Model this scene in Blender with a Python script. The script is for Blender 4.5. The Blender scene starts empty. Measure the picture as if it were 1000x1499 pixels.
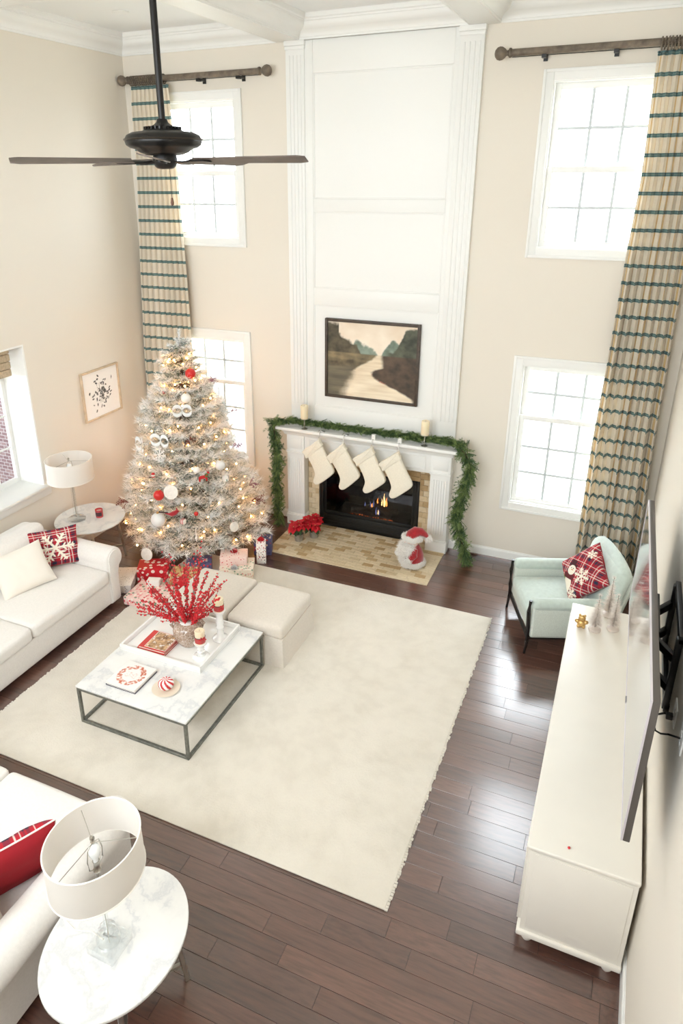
import bpy, bmesh, math, random
import numpy as np
from mathutils import Vector, Matrix
from math import sin, cos, pi, radians as rad

# ---------------------------------------------------------------- camera, world, exposure
scene = bpy.context.scene
col = scene.collection
cam_d = bpy.data.cameras.new('camera')
cam = bpy.data.objects.new('camera', cam_d)
col.objects.link(cam)
cam_d.sensor_fit = 'VERTICAL'
cam_d.sensor_height = 36.0
cam_d.lens = 1034.414 * 36.0 / 1499.0
cam_d.shift_x = 45.451 / 1499.0
cam_d.shift_y = -70.066 / 1499.0
cam_d.clip_start = 0.05
cam_d.clip_end = 200
cam.matrix_world = (Matrix.Translation((2.76943, -7.96360, 4.4)) @ Matrix.Rotation(0.423411, 4, 'Z')
                    @ Matrix.Rotation(1.185456, 4, 'X') @ Matrix.Rotation(-0.007186, 4, 'Z'))
scene.camera = cam

SKY = 1.0
world = bpy.data.worlds.new('overcast_sky')
scene.world = world
world.use_nodes = True
bg = world.node_tree.nodes['Background']
bg.inputs['Color'].default_value = (0.885, 0.945, 1.0, 1)
bg.inputs['Strength'].default_value = SKY

vs = scene.view_settings
vs.view_transform = 'Standard'
vs.look = 'None'
vs.gamma = 1.0
vs.use_curve_mapping = False
vs.exposure = 3.82
cy = scene.cycles
cy.use_denoising = True
cy.max_bounces = 10
cy.diffuse_bounces = 6
cy.glossy_bounces = 4
cy.transparent_max_bounces = 16
cy.sample_clamp_indirect = 6.0


def portal(loc, rot, sx, sy):
    """daylight enters here: a sampling portal for the sky, gives no light of its own"""
    d = bpy.data.lights.new('window_portal', 'AREA')
    d.shape = 'RECTANGLE'
    d.size, d.size_y = sx, sy
    d.cycles.is_portal = True
    o = bpy.data.objects.new('window_portal', d)
    o.location = loc
    o.rotation_euler = rot
    col.objects.link(o)
    return o


# ---------------------------------------------------------------- helpers
R = random.Random(7)


def s2l(c):
    return c / 12.92 if c <= 0.04045 else ((c + 0.055) / 1.055) ** 2.4


def rgb(r, g, b):
    return (s2l(r / 255), s2l(g / 255), s2l(b / 255))


def lerp(a, b, t):
    t = max(0.0, min(1.0, t))
    return tuple(x + (y - x) * t for x, y in zip(a, b))


def sstep(a, b, x):
    t = max(0.0, min(1.0, (x - a) / (b - a)))
    return t * t * (3 - 2 * t)


class N:
    """node tree shorthand"""

    def __init__(s, name):
        s.m = bpy.data.materials.new(name)
        s.m.use_nodes = True
        s.t = s.m.node_tree
        s.b = s.t.nodes['Principled BSDF']
        s.out = s.t.nodes['Material Output']

    def n(s, typ, **kw):
        nd = s.t.nodes.new(typ)
        for k, v in kw.items():
            if k in nd.inputs:
                s.put(v, nd.inputs[k])
            else:
                setattr(nd, k, v)
        return nd

    def put(s, v, sock):
        if isinstance(v, bpy.types.NodeSocket):
            s.t.links.new(v, sock)
        elif isinstance(v, (tuple, list)) and len(v) == 3 and sock.type == 'RGBA':
            sock.default_value = (*v, 1)
        else:
            sock.default_value = v

    def math(s, op, a, b=0.0, c=0.0):
        nd = s.t.nodes.new('ShaderNodeMath')
        nd.operation = op
        for i, v in enumerate((a, b, c)):
            s.put(v, nd.inputs[i])
        return nd.outputs[0]

    def mix(s, f, a, b, blend='MIX'):
        nd = s.t.nodes.new('ShaderNodeMix')
        nd.data_type = 'RGBA'
        nd.blend_type = blend
        s.put(f, nd.inputs['Factor'])
        s.put(a, nd.inputs[6])
        s.put(b, nd.inputs[7])
        return nd.outputs[2]

    def ramp(s, f, stops, interp='LINEAR'):
        nd = s.t.nodes.new('ShaderNodeValToRGB')
        nd.color_ramp.interpolation = interp
        e = nd.color_ramp.elements
        while len(e) < len(stops):
            e.new(0.5)
        for i, (p, c) in enumerate(stops):
            e[i].position = p
            e[i].color = (*c, 1) if len(c) == 3 else c
        s.put(f, nd.inputs[0])
        return nd.outputs[0]

    def coord(s, kind='Object', scale=None, rot=None):
        o = s.n('ShaderNodeTexCoord').outputs[kind]
        if scale is not None or rot is not None:
            mp = s.n('ShaderNodeMapping')
            s.put(o, mp.inputs['Vector'])
            if scale is not None:
                mp.inputs['Scale'].default_value = scale if hasattr(scale, '__len__') else (scale,) * 3
            if rot is not None:
                mp.inputs['Rotation'].default_value = rot
            o = mp.outputs[0]
        return o

    def noise(s, vec, scale, detail=3, rough=.5):
        nd = s.n('ShaderNodeTexNoise')
        s.put(vec, nd.inputs['Vector'])
        nd.inputs['Scale'].default_value = scale
        nd.inputs['Detail'].default_value = detail
        nd.inputs['Roughness'].default_value = rough
        return nd

    def bump(s, h, strength, dist=.01):
        nd = s.n('ShaderNodeBump')
        s.put(h, nd.inputs['Height'])
        nd.inputs['Strength'].default_value = strength
        nd.inputs['Distance'].default_value = dist
        s.put(nd.outputs[0], s.b.inputs['Normal'])

    def set(s, **kw):
        for k, v in kw.items():
            s.put(v, s.b.inputs[k.replace('_', ' ')])
        return s


def M(name, c, rough=.6, metal=0, vary=None, bump=None, coat=0, spec=None, sheen=0):
    k = N(name)
    k.set(Base_Color=(*c, 1), Roughness=rough, Metallic=metal)
    if coat:
        k.set(Coat_Weight=coat, Coat_Roughness=.1)
    if sheen:
        k.set(Sheen_Weight=sheen)
    if spec is not None:
        k.b.inputs['Specular IOR Level'].default_value = spec
    if vary:
        nz = k.noise(k.coord(), vary[0], 4)
        cc = k.ramp(nz.outputs[0], [(.3, tuple(x * (1 - vary[1]) for x in c)), (.7, tuple(min(1, x * (1 + vary[1])) for x in c))])
        k.set(Base_Color=cc)
    if bump:
        nz = k.noise(k.coord(), bump[0], 3)
        k.bump(nz.outputs[0], bump[1], bump[2] if len(bump) > 2 else .005)
    return k.m


def MV(name, rough=.8, bump=None):
    """flat print: colour from a colour attribute painted per vertex"""
    k = N(name)
    at = k.n('ShaderNodeAttribute')
    at.attribute_name = 'Col'
    k.set(Base_Color=at.outputs['Color'], Roughness=rough)
    if bump:
        nz = k.noise(k.coord(), bump[0], 3)
        k.bump(nz.outputs[0], bump[1], .003)
    return k.m


def link(o, parent=None):
    col.objects.link(o)
    if parent is not None:
        o.parent = parent
    return o


def tag(o, label=None, cat=None, group=None, kind=None):
    if label:
        o['label'] = label
    if cat:
        o['category'] = cat
    if group:
        o['group'] = group
    if kind:
        o['kind'] = kind
    return o


def T(name, label, cat, loc=(0, 0, 0), rz=0, group=None, kind=None, rot=None):
    o = bpy.data.objects.new(name, None)
    o.empty_display_size = .1
    link(o)
    o.location = loc
    o.rotation_euler = rot if rot else (0, 0, rz)
    return tag(o, label, cat, group, kind)


def copy_tree(o, parent=None):
    c = o.copy()
    link(c)
    c.parent = parent
    for ch in list(o.children):
        copy_tree(ch, c)
    return c


class MB:
    def __init__(s):
        s.v, s.f, s.c = [], [], []

    def add(s, vs, fs, cols=None):
        b = len(s.v)
        s.v += [tuple(p) for p in vs]
        s.f += [tuple(i + b for i in f) for f in fs]
        if cols is not None:
            s.c += list(cols)
        return s

    def box(s, x0, x1, y0, y1, z0, z1, mtx=None):
        vs = [(x, y, z) for z in (z0, z1) for y in (y0, y1) for x in (x0, x1)]
        if mtx is not None:
            vs = [tuple(mtx @ Vector(p)) for p in vs]
        return s.add(vs, [(0, 2, 3, 1), (4, 5, 7, 6), (0, 1, 5, 4), (2, 6, 7, 3), (0, 4, 6, 2), (1, 3, 7, 5)])

    def bar(s, p0, p1, w, h=None):
        """square bar between two points"""
        h = h or w
        p0, p1 = Vector(p0), Vector(p1)
        d = (p1 - p0)
        L = d.length
        q = d.to_track_quat('Z', 'Y').to_matrix().to_4x4()
        return s.box(-w / 2, w / 2, -h / 2, h / 2, 0, L, Matrix.Translation(p0) @ q)

    def rings(s, rs, caps=True, closed=False):
        n = len(rs[0])
        b = len(s.v)
        for r in rs:
            s.v += [tuple(p) for p in r]
        m = len(rs)
        for i in range(m if closed else m - 1):
            i2 = (i + 1) % m
            for j in range(n):
                k = (j + 1) % n
                s.f.append((b + i * n + j, b + i * n + k, b + i2 * n + k, b + i2 * n + j))
        if caps and not closed:
            s.f.append(tuple(b + j for j in reversed(range(n))))
            s.f.append(tuple(b + (m - 1) * n + j for j in range(n)))
        return s

    def cyl(s, p0, p1, r0, r1=None, n=16):
        r1 = r0 if r1 is None else r1
        p0, p1 = Vector(p0), Vector(p1)
        q = (p1 - p0).to_track_quat('Z', 'Y')
        rs = []
        for p, r in ((p0, r0), (p1, r1)):
            rs.append([p + q @ Vector((r * cos(2 * pi * j / n), r * sin(2 * pi * j / n), 0)) for j in range(n)])
        return s.rings(rs)

    def lathe(s, prof, n=24, c=(0, 0, 0), sx=1, sy=1, caps=True):
        rs = [[(c[0] + sx * r * cos(2 * pi * j / n), c[1] + sy * r * sin(2 * pi * j / n), c[2] + z) for j in range(n)] for r, z in prof]
        return s.rings(rs, caps)

    def tube(s, pts, r, n=8, closed=False):
        pts = [Vector(p) for p in pts]
        m = len(pts)
        rs = []
        up = Vector((0, 0, 1))
        for i, p in enumerate(pts):
            a = pts[(i - 1) % m] if closed else pts[max(i - 1, 0)]
            c = pts[(i + 1) % m] if closed else pts[min(i + 1, m - 1)]
            d = (c - a).normalized()
            x = d.cross(up)
            if x.length < .05:
                x = d.cross(Vector((1, 0, 0)))
            x.normalize()
            y = d.cross(x)
            rr = r[i] if hasattr(r, '__len__') else r
            rs.append([p + x * rr * cos(2 * pi * j / n) + y * rr * sin(2 * pi * j / n) for j in range(n)])
        return s.rings(rs, True, closed)

    def prism(s, poly, a, b, axis='y'):
        def P(u, w, t):
            return {'y': (u, t, w), 'x': (t, u, w), 'z': (u, w, t)}[axis]
        n = len(poly)
        vs = [P(u, w, a) for u, w in poly] + [P(u, w, b) for u, w in poly]
        fs = [tuple(range(n)), tuple(reversed(range(n, 2 * n)))]
        fs += [(i, i + n, (i + 1) % n + n, (i + 1) % n) for i in range(n)]
        return s.add(vs, fs)

    def sphere(s, c, r, nu=16, nv=10, sx=1, sy=1, sz=1):
        c = Vector(c)
        rs = []
        for i in range(nv + 1):
            t = -pi / 2 + pi * (i + .02) / (nv + .04)
            rs.append([c + Vector((sx * r * cos(t) * cos(2 * pi * j / nu), sy * r * cos(t) * sin(2 * pi * j / nu), sz * r * sin(t))) for j in range(nu)])
        return s.rings(rs)

    def ico(s, c, r, sub=1):
        bm = bmesh.new()
        bmesh.ops.create_icosphere(bm, subdivisions=sub, radius=r)
        c = Vector(c)
        s.add([v.co + c for v in bm.verts], [tuple(v.index for v in f.verts) for f in bm.faces])
        bm.free()
        return s

    def grid(s, fn, nu, nv, colf=None, closed_u=False):
        b = len(s.v)
        for j in range(nv + 1):
            for i in range(nu + 1):
                s.v.append(tuple(fn(i / nu, j / nv)))
                if colf:
                    s.c.append(colf(i / nu, j / nv))
        for j in range(nv):
            for i in range(nu):
                a = b + j * (nu + 1) + i
                s.f.append((a, a + 1, a + nu + 2, a + nu + 1))
        return s

    def cushion(s, x0, x1, y0, y1, z0, z1, r=.05, puff=(0, 0, .03), k=3, mid=8, mtx=None, colf=None):
        """soft rounded block, each face bulging"""
        h = Vector(((x1 - x0) / 2, (y1 - y0) / 2, (z1 - z0) / 2))
        c = Vector(((x0 + x1) / 2, (y0 + y1) / 2, (z0 + z1) / 2))
        r = min(r, *h)

        def ticks(H):
            a = [-H + r * (1 - cos(pi / 2 * i / k)) * 1.0 for i in range(k)]
            a += [-(H - r) + 2 * (H - r) * i / mid for i in range(mid + 1)]
            a += [-q for q in reversed(a[:k])]
            return a
        tk = [ticks(h[i]) for i in range(3)]
        n = len(tk[0])
        idx = {}

        def vert(i, j, l):
            key = (i, j, l)
            if key in idx:
                return idx[key]
            p = Vector((tk[0][i], tk[1][j], tk[2][l]))
            q = Vector([max(-(h[a] - r), min(h[a] - r, p[a])) for a in range(3)])
            d = p - q
            p2 = q + (d.normalized() * r if d.length > 1e-9 else d)
            u = [p[a] / h[a] for a in range(3)]
            for a in range(3):
                o = [b for b in range(3) if b != a]
                if abs(u[a]) > .98 or True:
                    p2[a] += puff[a] * u[a] * (1 - u[o[0]] ** 2) * (1 - u[o[1]] ** 2)
            p2 += c
            if mtx is not None:
                p2 = mtx @ p2
            idx[key] = len(s.v)
            s.v.append(tuple(p2))
            if colf:
                s.c.append(colf(*u))
            return idx[key]
        m = n - 1
        for i in range(m):
            for j in range(m):
                for (fix, lo) in ((0, True), (m, False)):
                    q = [(fix, i, j), (fix, i + 1, j), (fix, i + 1, j + 1), (fix, i, j + 1)]
                    if lo:
                        q.reverse()
                    s.f.append(tuple(vert(*t) for t in q))
                    q = [(j, fix, i), (j, fix, i + 1), (j + 1, fix, i + 1), (j + 1, fix, i)]
                    if lo:
                        q.reverse()
                    s.f.append(tuple(vert(*t) for t in q))
                    q = [(i, j, fix), (i + 1, j, fix), (i + 1, j + 1, fix), (i, j + 1, fix)]
                    if lo:
                        q.reverse()
                    s.f.append(tuple(vert(*t) for t in q))
        return s

    def needles(s, base, dirs, length, width, rng):
        """one long thin triangle for each needle; numpy arrays"""
        n = len(base)
        ref = rng.normal(size=(n, 3))
        side = np.cross(dirs, ref)
        side /= np.linalg.norm(side, axis=1)[:, None] + 1e-9
        w = (width * np.ones(n))[:, None] * .5
        P = np.empty((n * 3, 3))
        P[0::3] = base - side * w
        P[1::3] = base + side * w
        P[2::3] = base + dirs * (length * np.ones(n))[:, None]
        b = len(s.v)
        s.v += P.tolist()
        s.f += (np.arange(n * 3).reshape(n, 3) + b).tolist()
        return s

    def mesh(s, name, mat, smooth=None, bevel=0, seg=2, ang=35):
        me = bpy.data.meshes.new(name)
        me.from_pydata(s.v, [], s.f)
        if s.c:
            at = me.color_attributes.new('Col', 'FLOAT_COLOR', 'POINT')
            a = np.ones((len(s.v), 4), np.float32)
            a[:, :3] = np.array(s.c, np.float32)[:, :3]
            at.data.foreach_set('color', a.ravel())
        if bevel:
            bm = bmesh.new()
            bm.from_mesh(me)
            es = [e for e in bm.edges if len(e.link_faces) == 2 and e.calc_face_angle(0) > rad(25)]
            bmesh.ops.bevel(bm, geom=es, offset=bevel, segments=seg, affect='EDGES', profile=.5, clamp_overlap=True)
            bm.to_mesh(me)
            bm.free()
        if smooth or (smooth is None and bevel):
            me.polygons.foreach_set('use_smooth', [True] * len(me.polygons))
            me.set_sharp_from_angle(angle=rad(ang))
        me.materials.append(mat)
        me.update()
        return me

    def build(s, name, mat, parent=None, smooth=None, bevel=0, seg=2, loc=None, rz=0, ang=35, recalc=False):
        me = s.mesh(name, mat, smooth, bevel, seg, ang)
        if recalc:
            bm = bmesh.new()
            bm.from_mesh(me)
            bmesh.ops.recalc_face_normals(bm, faces=bm.faces)
            bm.to_mesh(me)
            bm.free()
        o = bpy.data.objects.new(name, me)
        link(o, parent)
        if loc:
            o.location = loc
        if rz:
            o.rotation_euler.z = rz
        return o


def B(x0, x1, y0, y1, z0, z1, name, mat, parent=None, bevel=0, seg=2):
    return MB().box(x0, x1, y0, y1, z0, z1).build(name, mat, parent, bevel=bevel, seg=seg)


def struct(o, label=None):
    o['kind'] = 'structure'
    if label:
        o['label'] = label
    return o


def S(name, label=None, loc=(0, 0, 0), rz=0):
    o = T(name, label, None, loc, rz, kind='structure')
    return o


def arc(cx, cz, r, a0, a1, n):
    return [(cx + r * cos(rad(a0 + (a1 - a0) * i / n)), cz + r * sin(rad(a0 + (a1 - a0) * i / n))) for i in range(n + 1)]


def hnoise(x, y, seed=0):
    from mathutils import noise
    return noise.noise(Vector((x, y, seed * 7.31)))


def fbm(x, y, seed=0, o=4):
    a, t, f = .5, 0, 1
    for i in range(o):
        t += a * hnoise(x * f, y * f, seed + i)
        a *= .5
        f *= 2
    return t

# ---------------------------------------------------------------- materials
m_wall = M('cream_paint', rgb(229, 222, 210), .75, bump=(90, .05))
m_white = M('white_trim_paint', rgb(238, 238, 235), .45)
m_grille = M('grey_white_grille', rgb(204, 211, 214), .5)
m_ceil = M('white_ceiling_paint', rgb(238, 239, 238), .7)
m_dark_gap = M('floor_gap', rgb(22, 12, 9), .7)
m_black = M('black_metal', rgb(18, 18, 18), .4)
m_blackwood = M('ebony_stained_wood', rgb(24, 17, 14), .35)
m_sofa = M('off_white_linen', rgb(235, 231, 226), .9, vary=(60, .03), bump=(350, .25), sheen=.2)
m_ott = M('oatmeal_linen', rgb(220, 211, 199), .9, vary=(50, .04), bump=(380, .3), sheen=.2)
m_mint = M('pale_mint_velvet', rgb(190, 203, 195), .8, vary=(25, .06), bump=(300, .15), sheen=.5)
m_mint2 = M('pale_grey_green_tweed', rgb(202, 209, 200), .9, vary=(140, .1), bump=(300, .2))
m_console = M('cream_painted_wood', rgb(234, 229, 219), .38, vary=(3, .02))
m_console_end = m_console
m_chrome = M('polished_chrome', rgb(210, 210, 210), .12, 1)
m_silver = M('brushed_silver', rgb(190, 186, 178), .28, 1)
m_iron = M('aged_iron', rgb(122, 123, 116), .45, .6, vary=(30, .25))
m_rod = M('distressed_grey_wood', rgb(110, 98, 84), .6, vary=(18, .35), bump=(60, .3))
m_fanblack = M('oil_rubbed_bronze', rgb(26, 24, 23), .38, .4)
m_blade = M('weathered_walnut_blade', rgb(98, 86, 78), .5, vary=(9, .2))
m_gold = M('gold_leaf', rgb(206, 170, 110), .35, .8)
m_candle = M('ivory_wax', rgb(243, 228, 196), .5)
m_candle.node_tree.nodes['Principled BSDF'].inputs['Subsurface Weight'].default_value = .2
m_ceramic = M('white_ceramic', rgb(240, 239, 235), .2, coat=.5)
m_red = M('red_paint', rgb(186, 32, 36), .4)
m_redv = M('red_velvet', rgb(160, 16, 28), .85, vary=(40, .2), sheen=.6)
m_white_fab = M('white_woven_fabric', rgb(240, 236, 228), .9, bump=(250, .2))
m_paper = M('page_edges', rgb(236, 230, 216), .8)
m_stock = M('cream_felt', rgb(238, 231, 214), .95, vary=(60, .04), bump=(200, .3))
m_fur = M('white_plush_fur', rgb(244, 241, 236), .95, bump=(130, 1.0, .02))
m_glassblk = None


def clear_glass(name, tint=(1, 1, 1), rough=0.0, refl=.08):
    k = N(name)
    k.t.nodes.remove(k.b)
    tr = k.n('ShaderNodeBsdfTransparent')
    tr.inputs[0].default_value = (*tint, 1)
    gl = k.n('ShaderNodeBsdfGlossy')
    gl.inputs['Roughness'].default_value = rough
    mx = k.n('ShaderNodeMixShader')
    fr = k.n('ShaderNodeFresnel')
    fr.inputs[0].default_value = 1.45
    geo = k.n('ShaderNodeNewGeometry')
    f = k.math('MULTIPLY', fr.outputs[0], refl / .04)
    f = k.math('MULTIPLY', f, k.math('SUBTRACT', 1.0, geo.outputs['Backfacing']))
    f = k.math('MINIMUM', f, 1.0)
    k.put(f, mx.inputs[0])
    k.put(tr.outputs[0], mx.inputs[1])
    k.put(gl.outputs[0], mx.inputs[2])
    k.put(mx.outputs[0], k.out.inputs[0])
    return k.m


m_pane = clear_glass('window_glass', (.97, .98, .98), 0, .04)
m_crystal = clear_glass('clear_crystal', (.97, .98, .98), .03, .12)


def wood_floor():
    k = N('dark_hickory_plank')
    oi = k.n('ShaderNodeObjectInfo')
    co = k.n('ShaderNodeTexCoord').outputs['Object']
    off = k.n('ShaderNodeVectorMath', operation='ADD')
    cmb = k.n('ShaderNodeCombineXYZ')
    r10 = k.math('MULTIPLY', oi.outputs['Random'], 37.0)
    k.put(r10, cmb.inputs[0])
    k.put(r10, cmb.inputs[1])
    mp = k.n('ShaderNodeMapping')
    k.put(co, mp.inputs['Vector'])
    mp.inputs['Scale'].default_value = (2.5, 22, 22)
    k.put(mp.outputs[0], off.inputs[0])
    k.put(cmb.outputs[0], off.inputs[1])
    nz = k.noise(off.outputs[0], 1.6, 6, .6)
    base = k.ramp(oi.outputs['Random'], [(0, rgb(74, 45, 36)), (.35, rgb(90, 56, 45)), (.7, rgb(104, 68, 55)), (1, rgb(80, 51, 43))])
    grain = k.ramp(nz.outputs[0], [(.3, (.62, .6, .6)), (.5, (.95, .95, .95)), (.72, (1.25, 1.22, 1.2))])
    c = k.mix(1.0, base, grain, 'MULTIPLY')
    k.set(Base_Color=c, Coat_Weight=1.0, Coat_Roughness=.19, Coat_IOR=2.0)
    rr = k.math('MULTIPLY_ADD', nz.outputs[0], .14, .26)
    k.set(Roughness=rr)
    nz2 = k.noise(off.outputs[0], .5, 2)
    h = k.math('ADD', k.math('MULTIPLY', nz2.outputs[0], 1.0), k.math('MULTIPLY', nz.outputs[0], .25))
    k.bump(h, .18, .01)
    return k.m


m_floor = wood_floor()


def marble(name, base=rgb(236, 235, 232), vein=rgb(212, 213, 214), scale=1.6):
    k = N(name)
    co = k.coord()
    n1 = k.noise(co, scale, 6, .6)
    v = k.n('ShaderNodeVectorMath', operation='MULTIPLY_ADD')
    k.put(n1.outputs['Color'], v.inputs[0])
    v.inputs[1].default_value = (.9, .9, .9)
    k.put(co, v.inputs[2])
    n2 = k.noise(v.outputs[0], scale * 1.3, 8, .55)
    a = k.math('ABSOLUTE', k.math('SUBTRACT', n2.outputs[0], .5))
    c = k.ramp(a, [(0, vein), (.035, lerp(vein, base, .7)), (.12, base)])
    c2 = k.mix(k.math('MULTIPLY', n1.outputs[0], .15), c, lerp(vein, base, .4))
    k.set(Base_Color=c2, Roughness=.16, Coat_Weight=.3)
    return k.m


m_marble = marble('white_carrara_marble')


def rug_mat():
    k = N('cream_wool_pile')
    co = k.coord()
    n1 = k.noise(co, 2.2, 5, .6)
    n2 = k.noise(co, 60, 3, .7)
    n3 = k.noise(co, 9, 4, .6)
    c = k.ramp(n1.outputs[0], [(.3, rgb(214, 206, 192)), (.6, rgb(228, 221, 209))])
    c = k.mix(k.ramp(n3.outputs[0], [(.42, (0, 0, 0)), (.58, (.35, .35, .35))]), c, rgb(232, 225, 212))
    c = k.mix(k.math('MULTIPLY', n2.outputs[0], .25), c, rgb(204, 194, 178))
    k.set(Base_Color=c, Roughness=1.0, Sheen_Weight=.3)
    k.bump(n2.outputs[0], .5, .01)
    return k.m


m_rug = rug_mat()


def tile_mat(name, ramp):
    k = N(name)
    oi = k.n('ShaderNodeObjectInfo')
    nz = k.noise(k.coord('Object', (1, 3, 1)), 14, 5, .6)
    c = k.ramp(oi.outputs['Random'], ramp)
    c = k.mix(1.0, c, k.ramp(nz.outputs[0], [(.3, (.84, .82, .78)), (.7, (1.08, 1.08, 1.08))]), 'MULTIPLY')
    k.set(Base_Color=c, Roughness=.5)
    k.bump(nz.outputs[0], .15, .004)
    return k.m


m_tile = tile_mat('honed_travertine', [(0, rgb(208, 190, 158)), (.3, rgb(222, 206, 178)), (.62, rgb(214, 198, 168)), (.8, rgb(190, 164, 124)), (1, rgb(178, 150, 110))])
m_grout = M('sand_grout', rgb(206, 190, 164), .9)


def curtain_mat():
    k = N('striped_silk_curtain')
    uv = k.n('ShaderNodeUVMap')
    sp = k.n('ShaderNodeSeparateXYZ')
    k.put(uv.outputs[0], sp.inputs[0])
    u, v = sp.outputs[0], sp.outputs[1]     # metres of cloth across, metres of height
    fz = k.math('FRACT', k.math('DIVIDE', v, .1662))
    d = k.math('ABSOLUTE', k.math('SUBTRACT', fz, .5))
    band = k.math('LESS_THAN', d, .1)
    core = k.math('LESS_THAN', d, .018)
    fu = k.math('FRACT', k.math('DIVIDE', u, .232))
    du = k.math('ABSOLUTE', k.math('SUBTRACT', fu, .5))
    gold = k.math('LESS_THAN', du, .045)
    dark = k.math('LESS_THAN', k.math('ABSOLUTE', k.math('SUBTRACT', du, .055)), .008)
    nz = k.noise(k.coord('Object', (4, 4, 60)), 9, 3)
    c = k.mix(nz.outputs[0], rgb(240, 232, 216), rgb(233, 223, 204))
    c = k.mix(gold, c, rgb(222, 194, 140))
    c = k.mix(dark, c, rgb(190, 166, 128))
    teal = k.mix(core, rgb(98, 132, 130), rgb(140, 164, 158))
    teal = k.mix(k.math('MULTIPLY', k.math('MAXIMUM', gold, dark), .75), teal, rgb(44, 74, 78))
    c = k.mix(band, c, teal)
    k.set(Base_Color=c, Roughness=.7, Sheen_Weight=.3)
    tr = k.n('ShaderNodeBsdfTranslucent')
    k.put(c, tr.inputs[0])
    mx = k.n('ShaderNodeMixShader')
    mx.inputs[0].default_value = .25
    k.put(k.b.outputs[0], mx.inputs[1])
    k.put(tr.outputs[0], mx.inputs[2])
    k.put(mx.outputs[0], k.out.inputs[0])
    return k.m


m_curtain = curtain_mat()


def shade_mat():
    k = N('white_linen_shade')
    k.set(Base_Color=rgb(244, 241, 236) + (1,), Roughness=.9)
    nz = k.noise(k.coord('Object', (1, 1, 1)), 300, 2)
    k.bump(nz.outputs[0], .2, .002)
    tr = k.n('ShaderNodeBsdfTranslucent')
    tr.inputs[0].default_value = (*rgb(246, 242, 236), 1)
    mx = k.n('ShaderNodeMixShader')
    mx.inputs[0].default_value = .35
    k.put(k.b.outputs[0], mx.inputs[1])
    k.put(tr.outputs[0], mx.inputs[2])
    k.put(mx.outputs[0], k.out.inputs[0])
    return k.m


m_shade = shade_mat()


def emis(name, c, s):
    k = N(name)
    k.set(Base_Color=(*c, 1), Emission_Color=(*c, 1), Emission_Strength=s)
    return k.m


def spots(name, base, cols, scale=40, size=.35, rough=.5, extra=None):
    """wrapping paper: scattered printed motifs"""
    k = N(name)
    v = k.n('ShaderNodeTexVoronoi')
    co = k.coord()
    k.put(co, v.inputs['Vector'])
    v.inputs['Scale'].default_value = scale
    msk = k.math('LESS_THAN', v.outputs['Distance'], size)
    sep = k.n('ShaderNodeSeparateXYZ')
    k.put(v.outputs['Color'], sep.inputs[0])
    c = k.ramp(sep.outputs[0], [(i / len(cols), q) for i, q in enumerate(cols)], 'CONSTANT')
    cc = k.mix(msk, base, c)
    if extra:
        w = k.n('ShaderNodeTexVoronoi')
        k.put(co, w.inputs['Vector'])
        w.inputs['Scale'].default_value = extra[1]
        cc = k.mix(k.math('LESS_THAN', w.outputs['Distance'], extra[2]), cc, extra[0])
    k.set(Base_Color=cc, Roughness=rough)
    return k.m


RED, CRIM = rgb(196, 30, 38), rgb(150, 18, 28)
TARTAN = [rgb(172, 28, 40), rgb(120, 22, 34), rgb(40, 44, 66), rgb(225, 218, 208), rgb(190, 40, 50)]


def plaid(u, v, s=3.0):
    """tartan: crossed bands of red, navy, thin white lines"""
    def band(t):
        t = (t * s) % 1.0
        if t < .04 or abs(t - .5) < .015:
            return rgb(226, 216, 206), .85
        if .12 < t < .3:
            return rgb(38, 42, 66), .75
        if .62 < t < .7 or .76 < t < .8:
            return rgb(52, 46, 62), .6
        if .86 < t < .885:
            return rgb(222, 212, 204), .7
        return rgb(176, 26, 42), 1
    a, wa = band(u)
    b, wb = band(v)
    c = lerp(a, b, .5)
    if wa == .85 or wa == .7:
        c = lerp(c, a, .6)
    if wb == .85 or wb == .7:
        c = lerp(c, b, .6)
    return c


def snowflake(u, v, R_=1.0, w=.09):
    """1 inside a six-armed flake of radius R_ centred at 0,0"""
    r = math.hypot(u, v)
    if r > R_:
        return 0
    a = math.atan2(v, u)
    k_ = round(a / (pi / 3))
    a2 = a - k_ * pi / 3
    x, y = r * cos(a2), abs(r * sin(a2))
    if y < w * R_ * .6:
        return 1
    for p, L in ((.35, .26), (.6, .3), (.82, .16)):
        dx = x - p * R_
        if 0 <= dx <= L * R_ * .7 and abs(y - dx * 1.2) < w * R_ * .65:
            return 1
    return 0


m_print = MV('printed_paper', .7)
m_canvas = MV('oil_on_canvas', .55, (120, .2))
m_pillow_print = MV('woven_print_fabric', .9, (260, .25))

# ---------------------------------------------------------------- room dimensions
XL, XR, YB, YF = -3.272, 3.315, 0.0, -8.6
ZCR, ZC = 5.765, 5.985        # underside of crown and beams, ceiling
WXC = (-2.272, 2.297)        # window axes
UZ = (3.606, 5.347)
LZ = (0.690, 2.560)
OPX = .535                   # half opening

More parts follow.
